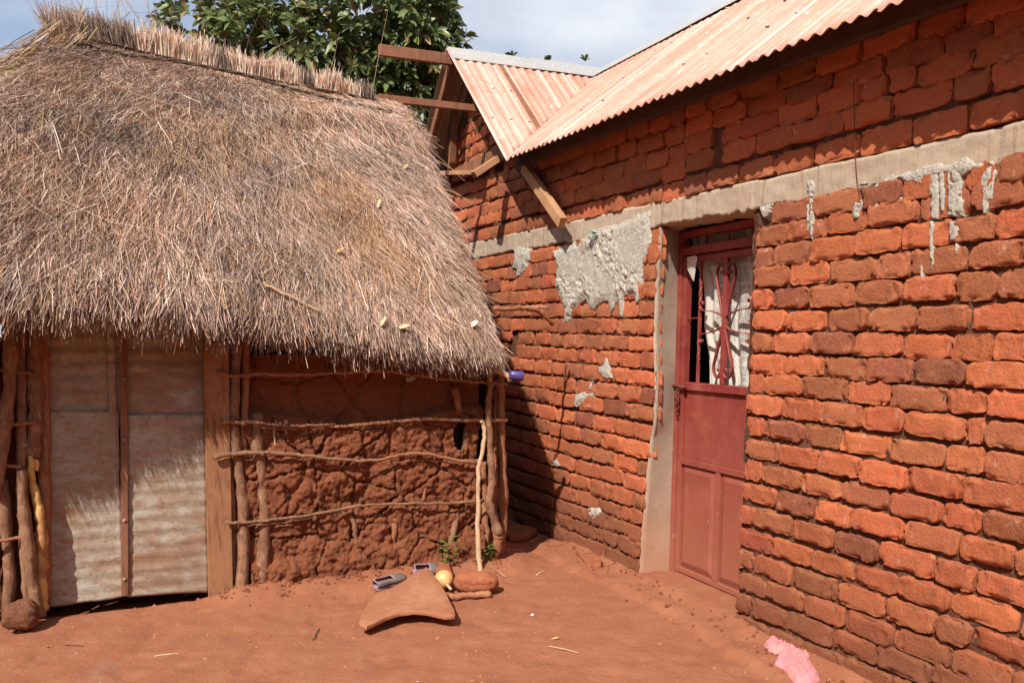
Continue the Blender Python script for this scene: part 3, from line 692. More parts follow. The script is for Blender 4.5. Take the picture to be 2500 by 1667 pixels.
# --- roofs
roof=thing('roof',W3(0,2.7,-.28),None,None); roof.parent=house; roof.location=W3(0,2.7,-.28)-A
OE=-.28; OR=1.14; ZR=3.80; SRG=3.58; SV=2.38
def zridge(s): return ZR+.02*(np.asarray(s)-SRG)
TM=(ZR-2.74)/(OR-OE); TWg=(ZR-2.74)/(SRG-SV)
PIT=.076
def corr(x,amp=.009): return amp*np.sin(2*math.pi*x/PIT)
def streak(x,k):     # one value per corrugation with grain, for dust and bare metal
    return .6*hsh(np.floor(x/PIT*2),0*x,k)+.4*fbm(x*60,x*0,k)
def main_pt(s,o): # plane of the main roof
    t=(o-OE)/(OR-OE); return ze(s)*(1-t)+zridge(s)*t
def sheet(name,fnz,s0,s1,ofn0,ofn1,swap,parent,k,lift=0.,n=14,label=None,mt=None):
    us=np.arange(s0,s1+1e-6,PIT/8); vs=np.linspace(0,1,n)
    def fn(U,V):
        a=ofn0(U); b=ofn1(U); Oo=a+(b-a)*V
        z=fnz(U,Oo)+corr(U)+lift+.004*(fbm(U*3,Oo*2,k)-.5)
        if not swap: return A+U[...,None]*d1+z[...,None]*UP+Oo[...,None]*d2
        return A+Oo[...,None]*d1+z[...,None]*UP+U[...,None]*d2
    V,q,_=heightgrid(fn,us,vs); U,Vv=np.meshgrid(us,vs)
    st=streak(U,k)+.25*(fbm(U*4,Vv*3,k+3)-.5)
    o=mobj(name,V,q,mt or M['sheet'],parent,attrs={'st':('FLOAT',st.ravel())})
    md=o.modifiers.new('gauge','SOLIDIFY'); md.thickness=.0015
    if label: o['label']=label
    return o
# main slope
sh=np.arange(-3.05,SRG,.684); k=0
for s0 in sh:
    s1=min(s0+.70,SRG+.0); k+=1
    lo=lambda U:np.minimum(np.where(U>SV,OE+TWg/TM*(U-SV),OE+.0*U),OR-.01)+.0
    sheet('roof_sheet',lambda U,Oo:main_pt(U,Oo),s0,s1,lambda U,k=k:lo(U)-.012*(k%2)*(U<SV),lambda U:U*0+OR,False,roof,k,lift=.002*(k%2))
# back slope
sheet('roof_sheet',lambda U,Oo:zridge(U)-(Oo-OR)*TM,-3.05,6.4,lambda U:U*0+OR,lambda U:U*0+2.95,False,roof,33,n=4)
# wing, near slope
k=40
for u0 in (OE-.02,OE+.62,):
    u1=min(u0+.70,OR+.05); k+=1
    fz=lambda U,Ss:ZR-TWg*np.abs(SRG-Ss)
    sheet('roof_sheet',fz,u0,u1,lambda U:np.minimum(SV-.0+TM/TWg*(U-OE)-.03,SRG-.01)+.02*np.sin(U*31),lambda U:U*0+SRG,True,roof,k,lift=.014+.003*(k%2),label='corrugated sheet of the small cross gable')
sheet('roof_sheet',lambda U,Ss:ZR-TWg*np.abs(SRG-Ss),OE-.02,2.6,lambda U:U*0+SRG,lambda U:U*0+4.85,True,roof,51,lift=.014,n=8,mt=M['sheetdark'],label='underside of the far slope of the cross gable')
# ridge caps
def cap(P0,P1,side,name='ridge_cap',nseg=3,sl=(.9,.9)):
    P0=np.array(P0);P1=np.array(P1); 
    for i in range(nseg):
        a=P0+(P1-P0)*i/nseg; b=P0+(P1-P0)*(i+1.03)/nseg; up=.012+.004*(i%2)
        prof=[(-.13,-.13*sl[0]),(-.12,-.11*sl[0]),(-.015,.0),(0,.008),(.015,.0),(.12,-.11*sl[1]),(.13,-.13*sl[1])]
        V=[];n=len(prof)
        for j in range(9):
            q=a+(b-a)*j/8
            for (x,y) in prof: V.append(q+side*x+UP*(y+up+.012+.004*float(vn(j*1.1,x*20+i,9))))
        Fc=[(j*n+t,j*n+t+1,(j+1)*n+t+1,(j+1)*n+t) for j in range(8) for t in range(n-1)]
        o=mobj(name,V,Fc,M['ridge'],roof,False); md=o.modifiers.new('gauge','SOLIDIFY'); md.thickness=.002
cap(W3(SRG,ZR,OE-.015),W3(SRG,ZR,OR+.02),d1,sl=(TWg,TWg),nseg=2)
cap(W3(SRG+.05,float(zridge(SRG)),OR),W3(-3.0,float(zridge(-3.)),OR),d2,sl=(TM,TM),nseg=5)
# roofing nails on the sheets
mb=MB()
for t in range(46):
    if t<26: s=random.uniform(-.9,2.2); oo=random.choice([-.2,.1,.45,.8,1.0]); z=float(main_pt(s,oo)); p=W3(s,z+.017,oo)
    else: u=OE+.06+random.choice([0,1,2,3,4,5,6])*PIT*2; ss=SRG-random.choice([.12,.45,.8,1.05]); 
    if t>=26:
        if TM/TWg*(u-OE)+SV>ss: continue
        p=W3(ss,ZR-TWg*abs(SRG-ss)+.030,u)
    mb.tube([p-UP*.008,p,p+UP*.002],[.011,.009,.002],7)
mb.build('roofing_nails',M['ridge'],roof,True)
# timber of the eave and of the gable
def timber(name,P,Q,w,h,m='plank',parent=roof,side=None,label=None):
    P=np.array(P);Q=np.array(Q); t=(Q-P)/np.linalg.norm(Q-P); sd=np.cross(t,UP) if side is None else np.array(side,float); sd=sd-t*(sd@t); sd/=np.linalg.norm(sd); u=np.cross(sd,t)
    o=MB().box((P+Q)/2,(Q-P)/2,sd*w/2,u*h/2).build(name,M[m],parent); bevel(o,.004)
    if label: o['label']=label
    return o
timber('wall_plate',W3(-3,2.80,.10),W3(6.2,2.90,.10),.10,.08,'darkwood')
timber('purlin',W3(-3,2.60,-.15),W3(SV,2.74,-.15),.05,.07,'darkwood')
for s in np.arange(-2.8,SV,.75): timber('rafter',W3(s,float(main_pt(s,.22))-.06,.22),W3(s,float(main_pt(s,1.1))-.06,1.1),.05,.08,'darkwood')
# cross gable timbers: two beams running out past the verge
def BM(x,y,o): return onplane(x,y,A+o*d2,d2)
def runout(name,xr,yr,xl,yl,s,w,h,m):
    # beam parallel to d2 at wall distance s: find height from the right-hand pixel
    p=onplane(xr,yr,W3(s,0,0),d1); q=onplane(xl,yl,W3(s,0,0),d1)
    q=p-d2*float((p-q)@d2); 
    return p,q
p,q=runout('b',1035,138,870,122,SRG,0,0,0); timber('ridge_beam',p+d2*1.0,q,.045,.085,'plank')
p2,q2=runout('b',1072,248,868,238,3.12,0,0,0); timber('purlin',p2+d2*.8-UP*0,q2,.045,.05,'plank')
zw=2.88
timber('tie_beam',W3(2.62,2.90,-.05),W3(4.8,2.93,-.05),.06,.10,'plank')
s_,z_=wall_sz(1050,250,-.06); s2_,z2_=wall_sz(1040,430,-.06)
timber('gable_post',W3(s_,z_,-.08),W3(s2_,2.86,-.08),.045,.06,'plank',side=d1)
for du in (-.24,.16,): 
    timber('rafter',W3(SRG+.02,ZR-.06,du),W3(4.8,ZR-.06-1.2*TWg,du),.05,.09,'plank',side=d2)
timber('rafter',W3(SRG-.02,ZR-.06,.14),W3(2.35,ZR-.06-1.2*TWg,.14),.05,.09,'plank',side=d2)
s_,z_=wall_sz(1008,238,-.1); s2_,z2_=wall_sz(1050,200,-.1); timber('brace',W3(s_,z_,-.1),W3(s2_,z2_,-.1),.04,.09,'plank')
# sunlit stubs by the end of the eave
b1=BM(1022,398,-.10); b2=BM(1100,397,-.10); timber('plank_stub',b1+ (b1-b2)*.5,b2,.06,.035,'fresh',label='thin sawn timber end beside the thatch')
b1=BM(1142,366,-.16); b2=BM(1088,402,-.34); timber('plank_stub',b1,b2,.11,.05,'fresh',label='short thick sawn block under the corner of the roof',side=d1)
# bracket plank coming down from the eave
b1=BM(1205,385,-.10); b2=BM(1292,512,-.115); timber('bracket',b1,b2,.05,.075,'fresh',side=d2,label='slanting plank with a split sunlit end')
b1=BM(1190,372,-.08); b2=BM(1245,440,-.075); timber('bracket',b1,b2,.05,.09,'darkwood',side=d2)
# gable wall
tri=[(SRG-1.02,2.92),(SRG+1.1,2.92),(SRG,ZR-.08)]
us=np.arange(SRG-1.05,SRG+1.15,.02); vs=np.arange(2.88,3.75,.02)
V,q,_=heightgrid(lambda U,V:wallpt(U,V),us,vs,lambda U,V:np.abs(U-SRG)<(3.74-V)*1.13)
gw=mobj('gable_wall',V,q,M['mortar'],house)
mb=MB()
mb.add([W3(SRG-1.05,2.88,.05),W3(SRG+1.15,2.88,.05),W3(SRG,3.74,.05),W3(SRG-1.05,2.88,.15),W3(SRG+1.15,2.88,.15),W3(SRG,3.74,.15)],[(0,1,2),(5,4,3),(0,3,4,1),(1,4,5,2),(2,5,3,0)]); mb.build('wall_core',M['inside'],gw)
GBs=sorted(GB,key=lambda b:b[0])[:38]
for n,(s,z,w,h) in enumerate(GBs):
    
    Wd,Fc=place_brick(s,z,w,h,n+903,8,4); c_=tint()
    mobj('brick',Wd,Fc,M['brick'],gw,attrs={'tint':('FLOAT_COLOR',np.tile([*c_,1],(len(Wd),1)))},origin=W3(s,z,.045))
# mortar squeezed out between the gable bricks
mb=MB()
for t in range(60):
    s=random.uniform(3.0,4.1); z=2.93+.1*random.randint(0,6)
    if abs(s-SRG)>(3.74-z)*1.05: continue
    p=W3(s,z,-.012); mb.add([p+d1*.03,p-d1*.03,p-UP*random.uniform(.02,.05)-d2*.015,p-d2*.02+UP*.008],[(0,2,3),(1,3,2),(0,3,1),(0,1,2)])
tag(mb.build('mortar_lip',M['mortar'],gw),kind='stuff')
# wire hanging out of the band
P=[wall_sz((1700+x/1.96)/S,(y/1.96)/S) for x,y in [(778,380),(782,560),(785,690),(795,850),(812,930),(830,985)]]
tag(MB().tube(smoothpath([W3(a,b,-.03) for a,b in P],4),.0016,6).build('wire',M['iron'],None,True),'thin rusty wire hanging down over the cement band above the right part of the wall','wire')

# ================================================================ THATCHED HUT
hut=thing('thatched_hut',H3(.5,0,0),'mud and stick hut with a shaggy grass thatched roof and a tin door','hut')
# eave line, as seen, at the overhang it has
def bE(a): return np.interp(a,[-2.6,-1.9,-1.3,-.5,.6,1.9],[-.66,-.62,-.54,-.39,-.265,-.24])
eav=[]
for x,y in [(-120,735),(0,737),(120,738),(250,742),(380,750),(480,758),(600,772),(700,785),(800,797),(900,808),(1000,820),(1090,832),(1165,845)]:
    b=-.4
    for _ in range(6):
        a,z=hut_az(x,y-74+24*(x/1165.),b); b=float(bE(a))
    eav.append((a,z,b))
ea=np.array([e[0] for e in eav]); ezz=np.array([e[1] for e in eav])
def eave_z(a): return np.interp(a,ea,ezz)

AL,AR,BB=-1.85,float(ea[-1])+.09,3.4
BR=1.5
r0=hut_az(185,78,BR); r1=hut_az(918,232,BR)
def ridge_pt(t): # t 0..1 left to right
    a=r0[0]+(r1[0]-r0[0])*t; z=r0[1]+(r1[1]-r0[1])*t
    return a,z-.02*np.sin(math.pi*t)
def surf(T,Vv):
    """T 0..4: 0-1 front (left to right), 1-2 right end, 2-3 back, 3-4 left end. v 0 at the ridge, 1 at the eave"""
    T=np.asarray(T)%4; side=np.floor(T); t=T-side
    cr=.42
    ea_=np.select([side==0,side==1,side==2],[AL+(AR-AL)*t,AR+0*t,AR-(AR-AL)*t],AL+0*t)
    bf=bE(ea_)
    eb_=np.select([side==0,side==1,side==2],[bf,bE(AR)+(BB-bE(AR))*t,BB+0*t],BB+(bE(AL)-BB)*t)
    # round the corners of the eave
    for (ca,cb) in ((AR,float(bE(AR))),(AR,BB),(AL,BB),(AL,float(bE(AL)))):
        ia=ca-math.copysign(cr,ca-.3); ib=cb-math.copysign(cr,cb-1.5)
        ina=(ea_-ia)*math.copysign(1,ca-.3)>0; inb=(eb_-ib)*math.copysign(1,cb-1.5)>0
        vx=ea_-ia; vy=eb_-ib; L=np.hypot(vx,vy); k=np.where(ina&inb&(L>cr),cr/np.maximum(L,1e-6),1.)
        ea_=ia+vx*k if False else np.where(ina&inb,ia+vx*k,ea_); eb_=np.where(ina&inb,ib+vy*k,eb_)
    rt=np.select([side==0,side==1,side==2],[t,1+0*t,1-t],0*t)
    ra,rz=ridge_pt(rt); ez=eave_z(ea_)
    v=Vv
    a=ra+(ea_-ra)*v; b=BR+(eb_-BR)*v; z=rz+(ez-rz)*v
    bul=.10*np.sin(math.pi*np.clip(v,0,1)**.8)+.05*np.exp(-((v-.04)/.06)**2)*0
    bul=bul+.045*(fbm(a*2.3+b,z*2.3,61)-.5)*np.clip(v*3,0,1)+.03*(fbm(a*7,z*7+b*7,63)-.5)
    # sag line of the overlapping courses in the upper part
    bul=bul+.05*ssx((.30+.05*np.sin(a*4)-v)/.03)*ssx((a-.2)/.6)*(side==0)*ssx((v-.12)/.1)
    # outward normal roughly
    ox=(ea_-ra)*.0+(side==1)*.12-(side==3)*.4; oy=np.where(side==0,-.7,np.where(side==2,.7,0))
    a=a+ox*bul; b=b+oy*bul; z=z+.7*bul
    P=H+a[...,None]*d2+b[...,None]*d1+z[...,None]*UP
    return P
Ts=np.linspace(0,4,200); Vs=np.linspace(0,1,60)
V,q,_=heightgrid(lambda U,Vv:surf(np.clip(U,0,3.9999),Vv),Ts,Vs)
cen=H3(.3,BR,1.0)
def off(P,d):  # move in from the surface
    return P-UP*d
bed=mobj('thatch',off(V,.035),q,M['bed'],hut)
# underside of the thatch
V2,q2,_=heightgrid(lambda U,Vv:surf(np.clip(U,0,3.9999),Vv)-UP*.13+0*U[...,None],Ts,np.linspace(0,.97,14)); mobj('thatch_underside',V2,q2[:,::-1],M['bed'],hut)
STP=[];STF=[];STC=[]
def ribbons(P,D,Ln,Wd,bend,col,nm=None,name='straw',parent=None):
    n=len(P); D=D/np.linalg.norm(D,axis=1)[:,None]
    rnd=rng.normal(size=(n,3)); side=np.cross(D,rnd); side/=np.linalg.norm(side,axis=1)[:,None]
    bv=rng.normal(size=(n,3))*bend[:,None]; bv[:,2]-=np.abs(bend)*.6
    c0=P; c1=P+D*Ln[:,None]*.5+bv*Ln[:,None]*.25; c2=P+D*Ln[:,None]+bv*Ln[:,None]
    w=Wd[:,None]*side/2
    V=np.stack([c0-w,c0+w,c1-w,c1+w,c2-w*.5,c2+w*.5],1).reshape(-1,3)
    b=np.arange(n)[:,None]*6; Fq=np.concatenate([b+np.array([[0,1,3,2]]),b+np.array([[2,3,5,4]])])
    C=np.repeat(np.concatenate([col,np.ones((n,1))],1),6,0)
    return V,Fq,C
def straw_cols(n,w):
    pal=np.array([(.50,.345,.28),(.41,.265,.205),(.64,.50,.40),(.28,.175,.125),(.15,.09,.06),(.46,.24,.12),(.34,.215,.165),(.32,.25,.10)])
    i=rng.choice(len(pal),n,p=np.array(w)/sum(w)); c=pal[i]*rng.uniform(.8,1.18,(n,1)); return np.clip(c,0,1)
def scatter(n,t0,t1,v0,v1,Lm,Wm,w,lift,spread,depth=0.,vpow=1.,bend=.10,shear=0.,down=.0,patch=None):
    T=rng.uniform(t0,t1,n); Vv=v0+(v1-v0)*rng.random(n)**vpow
    P=surf(T,Vv); P2=surf(T,np.minimum(Vv+.03,1.03)); dn=P2-P; dn/=np.linalg.norm(dn,axis=1)[:,None]+1e-9
    P3=surf(T+.004,Vv); ta=P3-P; ta/=np.linalg.norm(ta,axis=1)[:,None]+1e-9
    nn=np.cross(ta,dn); nn*=np.sign(nn[:,2:3]+1e-6)
    # outward normal: up side
    cl=fbm(P[:,0]*5,P[:,2]*5+P[:,1]*3,71)-.5; cl2=fbm(P[:,0]*14,P[:,2]*14,75)-.5
    sh=shear(P,T,Vv) if callable(shear) else shear
    D=dn+ta*(rng.normal(0,spread,n)+cl*.9+cl2*.5+sh)[:,None]+nn*(rng.normal(lift,lift*.8+.03,n))[:,None]-UP*down
    P=P-nn*(rng.random(n)*depth)[:,None]-D*(Lm*.35)
    Ln=Lm*rng.uniform(.5,1.5,n); Wd=Wm*rng.uniform(.6,1.4,n)
    col=straw_cols(n,w)
    # clumps of different age, plus painted shade of hollows and gaps between them
    g=.55+.9*fbm(P[:,0]*2.6,P[:,2]*2.6+P[:,1],81)[:,None]; g=g*(.75+.5*fbm(P[:,0]*9,P[:,2]*7+P[:,1],82)[:,None])*(.62+.76*fbm(P[:,0]*26,P[:,2]*16+P[:,1]*9,83,2)[:,None]); col=col*np.clip(g*1.05,.45,1.3)
    if patch is not None: col=patch(col,P,T,Vv)
    return ribbons(P,D,Ln,Wd,bend*rng.normal(1,.4,n),col)
def join(parts,name,parent,label=None):
    V=[];Fq=[];C=[];n=0
    for a,b,c in parts: V.append(a);Fq.append(b+n);C.append(c);n+=len(a)
    o=mobj(name,np.concatenate(V),np.concatenate(Fq),M['straw'],parent,False,attrs={'tint':('FLOAT_COLOR',np.concatenate(C))}); tag(o,label,kind='stuff'); return o
def shear_front(P,T,Vv):
    return np.clip((T-.35)*1.3,0,.9)*np.clip(1.15-Vv,0,1)*.9
def orange_patch(col,P,T,Vv):
    pa=(P-H)@d2; pz=P[:,2]
    # fresher orange-brown sweep running down to the right
    x0=.55+(3.0-pz)*.62; m=np.exp(-((pa-x0)/.20)**2)*ssx((2.9-pz)/.5)*.75
    m=m+ .5*(fbm(pa*3,pz*3,91)>.62)
    m=np.clip(m*rng.uniform(.2,1,len(P)),0,1)[:,None]
    return col*(1-m)+np.array([[.50,.29,.15]])*m*rng.uniform(.6,1.2,(len(P),1))
base_w=[4.5,4,3.6,2.8,2.4,1.5,3,.2]
front=[scatter(185000,0,1,0.02,.99,.085,.0031,base_w,.09,.45,.02,shear=shear_front,patch=orange_patch),
       scatter(26000,0,1,0.02,.97,.19,.0028,[4,3,5,1,.6,1.2,2,.3],.10,.26,.0,shear=shear_front,patch=orange_patch)]
join(front,'straws',bed)
join([scatter(16000,1,2,0.02,1,.16,.0045,base_w,.08,.28,.02),scatter(5000,2,3,0.02,1,.22,.010,base_w,.08,.25,.02),
      scatter(16000,3,4,0.02,1,.2,.0052,[1,2,.5,2,2,1.5,2,4],.12,.3,.02)],'straws',bed)
# fringe of the eave: many layers hanging over the edge
join([scatter(42000,0,1,.93,1.0,.16,.0040,[4,4,3.5,3,2,1,2,.2],.02,.22,.13,bend=.05,down=.25),
      scatter(14000,.85,1.35,.90,1.0,.17,.004,[4,4,4,2,1.5,1,2,.2],.05,.25,.10,bend=.06,down=.35),
      scatter(9000,0,1,.97,1.01,.16,.0055,[1,2,1,4,4,.5,2,.2],.0,.25,.20,bend=.05,down=.5),
      scatter(6000,3.2,4,.93,1.0,.2,.006,base_w,.02,.2,.12,bend=.05,down=.25)],'eave_fringe',bed)
# straight loose stalks
def loose():
    out=[]
    out.append(scatter(1300,0,1,.03,.95,.36,.0034,[4,3,6,1,.3,2,1,.3],.10,.55,0,bend=.15))
    return out
join(loose(),'loose_stalks',bed)
# ridge crest: pale upright stalks in bundles, tied by a rope
def crest():
    n=9000; t=rng.uniform(-.01,.90,n); a,z=ridge_pt(t)
    nb=np.floor(t*26); jig=hsh(nb,0,5); hgt=.105+.065*hsh(nb,1,7)+.03*rng.normal(size=n)
    gap=hsh(nb,2,2)
    bb=BR+rng.uniform(-.13,.05,n)
    P=H+a[:,None]*d2+bb[:,None]*d1+(z-.01+rng.uniform(-.03,.03,n)*0)[:,None]*UP
    P=P-UP*.04
    lean=(jig-.5)*.5+rng.normal(0,.10,n)+((t*26)%1-.5)*.28
    D=UP[None]*1+d2[None]*lean[:,None]-d1[None]*(.15+rng.normal(0,.12,n))[:,None]
    Ln=np.clip(hgt,.1,.5)*rng.uniform(.75,1.08,n)*np.interp(t,[0,.1,.6,.9],[.95,1.0,.95,.62]); 
    c=straw_cols(n,[3,1,10,.6,.4,2.0,.6,.4]); c=c*np.where(jig<.25,.55,1.35)[:,None]
    a1=ribbons(P,D,Ln,.006*rng.uniform(.6,1.4,n),.03*rng.normal(1,.5,n),np.clip(c,0,.85))
    # wisps
    n=70; t=np.concatenate([rng.uniform(-.02,.25,45),rng.uniform(.2,.9,25)]); a,z=ridge_pt(t); P=H+a[:,None]*d2+(BR-.05)*d1[None]+z[:,None]*UP
    D=UP[None]+d2[None]*rng.normal(0,.4,n)[:,None]; a2=ribbons(P,D,rng.uniform(.28,.52,n),np.full(n,.0035),.25*rng.normal(1,.5,n),straw_cols(n,[1,3,1,3,2,1,1,3]))
    return [a1,a2]
join(crest(),'ridge_crest',bed,'pale upright stalks bound along the ridge')
# cap of the left hip
def lcap():
    n=5200; ph=rng.uniform(-.15,1.0,n)**1; a=r0[0]+.10-.42*rng.random(n); 
    P=H+(r0[0]+rng.uniform(-.16,.14,n))[:,None]*d2+(BR+rng.uniform(-.22,.12,n))[:,None]*d1+(r0[1]+rng.uniform(-.16,.04,n))[:,None]*UP
    D=-d2[None]*(1.0+rng.normal(0,.2,n))[:,None]-UP[None]*(1.0+rng.normal(0,.12,n))[:,None]-d1[None]*(.18+rng.normal(0,.3,n))[:,None]
    k=rng.random(n)*.85; P=P+D*k[:,None]*.9
    a1=ribbons(P,D,rng.uniform(.2,.45,n),.005*rng.uniform(.6,1.4,n),.12*rng.normal(1,.5,n),straw_cols(n,[1,2,1,2,2,3,2,5]))
    n=900; P=H+(r0[0]+rng.uniform(-.2,.05,n))[:,None]*d2+(BR+rng.uniform(-.1,.1,n))[:,None]*d1+(r0[1]-.04+0*rng.random(n))[:,None]*UP
    D=UP[None]+d2[None]*rng.normal(-.1,.25,n)[:,None]-d1[None]*.2
    a2=ribbons(P,D,rng.uniform(.08,.20,n),.0045*rng.uniform(.6,1.4,n),.1*rng.normal(1,.5,n),straw_cols(n,[3,2,5,1,1,1,1,2]))
    return [a1,a2]
join(lcap(),'hip_cap',bed,'greener grass bent over the left hip')
# rope along the foot of the crest
P=[]
for x,y in [(170,108),(200,108),(230,120),(320,136),(430,152),(560,178),(640,202),(740,228),(830,250),(900,262)]:
    P.append(HP(x,y-6,BR-.24))
Q=smoothpath(P,8)
mb=MB(); Q1=[p+np.array([0,0,.006*math.sin(i*1.3)])-d1*.01*math.cos(i*1.3) for i,p in enumerate(Q)]; Q2=[p-np.array([0,0,.006*math.sin(i*1.3)]) for i,p in enumerate(Q)]
mb.tube(Q1,.007,6); mb.tube(Q2,.007,6); mb.build('ridge_rope',M['rope'],bed,True)
# bare patch in the thatch
# --- walls of the hut
zt_=lambda a: eave_z(a)+.18
def mudpt(U,V):
    f1,f2,idv=worley(U*6.5+.4*fbm(U*5,V*5,2),V*4.2,4); g1,g2,_=worley(U*19,V*15,8); k1,k2,_=worley(U*3.4+.25*fbm(U*9,V*9,7),V*2.9+.2*fbm(U*9,V*9,17),24)
    h1,h2,_=worley(U*42,V*34,18)
    rough=ssx((1.04+.05*np.sin(U*5)-V)/.06)*(1-.0*U)
    crack=ssx((.07-(k2-k1))/.07); crs=ssx((.05-(f2-f1))/.05)
    rg=1-np.abs(2*fbm(U*6,V*10,44,5,.6)-1)*2.2
    m1=.4+1.2*fbm(U*3,V*3,46)
    o=.080-rough*(.035+.075*m1*np.minimum(.42,1-np.clip(f1*1.1,0,1))+.040*np.minimum(.45,1-np.clip(g1*1.1,0,1))+.012*(1-np.clip(h1*1.2,0,1))+.018*(rg-.5))-.035*(fbm(U*4,V*4,12)-.5)-.022*rough*(fbm(U*26,V*40,14)-.5)-.012*(fbm(U*12,V*12,13)-.5)
    o=o+.014*rough*crs*(m1>.9)+.030*rough*ssx((.035-(k2-k1))/.035)+.018*crack*(1-.6*rough)
    o=o-.05*ssx((.30-V)/.25)*rough
    return o,np.maximum(crack*(1-.6*rough)*.45*(fbm(U*8,V*8,90)>.42),crs*rough*.35)
# pixel range 575..1085: from the thick stem to the broken edge
aL=hut_az(572,1100)[0]; aR=hut_az(1112,1100)[0]
def holes(U,V):
    x=U-hut_az(1058,1000)[0]; m=((x/.055)**2+((V-(hut_az(1058,1000)[1]))/.10)**2)<1+.4*(fbm(U*12,V*12,5)-.5)
    y=((U-hut_az(1108,1100)[0])/.05)**2+((V-.55)/.42)**2<1
    return ~(m|(y&(V>.3)))
us=np.arange(aL-.02,aR,.0095); vs=np.arange(-.08,1.40,.0095)
fn=lambda U,V:H+U[...,None]*d2+mudpt(U,V)[0][...,None]*d1+V[...,None]*UP
V,q,used=heightgrid(fn,us,vs,holes)
U_,V_=np.meshgrid(us,vs); ck=mudpt(U_,V_)[1].ravel()[used]
mud=mobj('mud_wall',V,q,M['mud'],hut,attrs={'crack':('FLOAT',ck)})
mb=MB()
def hbox(mb,a0,a1,b0,b1,z0,z1): return mb.box(H3((a0+a1)/2,(b0+b1)/2,(z0+z1)/2),d2*(a1-a0)/2,d1*(b1-b0)/2,UP*(z1-z0)/2)
mb2=MB(); hbox(mb2,aL,aR-.12,.13,.16,-.1,1.25); mb2.build('wall_core',M['inside'],mud); 
# right end, back and left walls
def endwall(a0,b0,a1,b1,name='mud_wall'):
    ln=math.hypot(a1-a0,b1-b0); us=np.arange(0,ln,.03); vs=np.arange(-.1,1.5,.03)
    ux,uy=(a1-a0)/ln,(b1-b0)/ln
    def f(U,V):
        g1,g2,_=worley(U*8,V*7,41); d=.04*(1-np.clip(g1,0,1))+.02*fbm(U*9,V*9,3)
        a=a0+ux*U+uy*d; b=b0+uy*U-ux*d; return H+a[...,None]*d2+b[...,None]*d1+V[...,None]*UP
    V,q,_=heightgrid(f,us,vs); mobj(name,V,q,M['mud'],hut,attrs={'crack':('FLOAT',np.zeros(len(V)))})
endwall(-.90,.16,-1.55,.16); endwall(1.72,.05,1.72,2.95); endwall(1.72,2.95,-1.55,2.95); endwall(-1.55,2.95,-1.55,.1)
# --- tin door
tdoor=thing('door',HP(280,1375,.03),None,None); tdoor.parent=hut; tdoor.location=wl[tdoor.name]-wl[hut.name]; tdoor['label']='tall door of flattened rusty tin sheets'
def tin(x0,y0,x1,y1,x2,y2,x3,y3,b,k,label=None):
    # corners: top left, top right, bottom right, bottom left (pixels on the plane of the door)
    c=[np.array(hut_az(x,y,b)) for x,y in ((x0,y0),(x1,y1),(x2,y2),(x3,y3))]
    us=np.linspace(0,1,26); vs=np.linspace(0,1,70)
    def f(U,V):
        e=.006*(fbm(V*9,U*0,k)-.5)*(np.abs(U-.5)*2)**8; e2=.010*(fbm(U*4,V*0,k+1)-.5)*(V**12)
        p=c[0]*((1-U)*(1-V))[...,None]+c[1]*(U*(1-V))[...,None]+c[2]*(U*V)[...,None]+c[3]*((1-U)*V)[...,None]
        aa=p[...,0]+e*2; zz=p[...,1]+e2*2
        bb=b+.0026*np.sin(zz*2*math.pi/.075)+.014*(fbm(aa*4,zz*3,k+2)-.5)+.006*(fbm(aa*13,zz*16,k+4)-.5)-.012*(U**14)*ssx((V-.4)/.3)*fbm(V*7,U*0,k)
        return H+aa[...,None]*d2+bb[...,None]*d1+zz[...,None]*UP
    V,q,_=heightgrid(f,us,vs); o=mobj('tin_sheet',V,q,M['tin'],tdoor); o.modifiers.new('gauge','SOLIDIFY').thickness=.0015
    if label: o['label']=label
tin(108,735,282,735,285,980,105,980,.040,1); tin(104,945,272,945,284,1370,106,1392,.022,2)
tin(284,735,472,735,474,985,284,985,.038,5); tin(290,952,470,950,480,1358,294,1370,.020,7)
tin(245,735,262,735,268,1120,252,1120,.026,9,'narrow strip of tin beside the batten')
def stk(name,pts,r0,r1,m='bark',b=-.02,parent=hut,**k): return stick(name,[HP(x,y,b if len(pp)<1 else pp[0]) for (x,y,*pp) in pts],r0,r1,M[m],parent,**k)
def plank(name,x0,y0,x1,y1,b,w,t,m,parent,label=None):
    P=HP(x0,y0,b);Q=HP(x1,y1,b); return timber(name,P,Q,t,w,m,parent,side=d1,label=label)
plank('batten',284,742,287,1368,.006,.038,.018,'plank',tdoor)
mb=MB()
for y in (870,1010,1195,1330):
    p=HP(286,y,-.005); mb.tube([p+d1*.004,p-d1*.004,p-d1*.007],[.010,.009,.003],8)
mb.build('nails',M['tin'],tdoor,True)
plank('door_post',494,742,507,1372,-.005,.135,.05,'post',hut,'broad sawn plank at the right side of the tin door')
# dark inner backing so that the hut is closed behind the sticks
# --- sticks of the frame, left of the door
L_=[(( 18,742),(26,840),(14,950),(2,1040),(-10,1110)),((60,742),(52,900),(44,1060),(50,1200),(62,1300),(60,1390)),((88,742),(82,870),(84,990),(80,1080))]
stk('post',[(20,735,-.10),(26,830,-.10),(16,940,-.10),(4,1030,-.10),(-14,1130,-.10)],.034,.030)
stk('post',[(50,735,-.03),(48,900,-.03),(50,1040,-.03),(52,1160,-.03),(60,1290,-.04),(66,1395,-.05)],.026,.030)
stk('post',[(84,735,-.02),(80,860,-.02),(84,960,-.03),(76,1050,-.03)],.042,.036)
stk('post',[(50,1080,-.10),(56,1180,-.10),(66,1260,-.11),(72,1330,-.12),(90,1418,-.13)],.028,.034,'bark',label='rough barked forked post with its foot out on the ground')
stk('post',[(8,1100,-.02),(14,1220,-.02),(22,1310,-.02),(20,1400,-.02)],.028,.03)
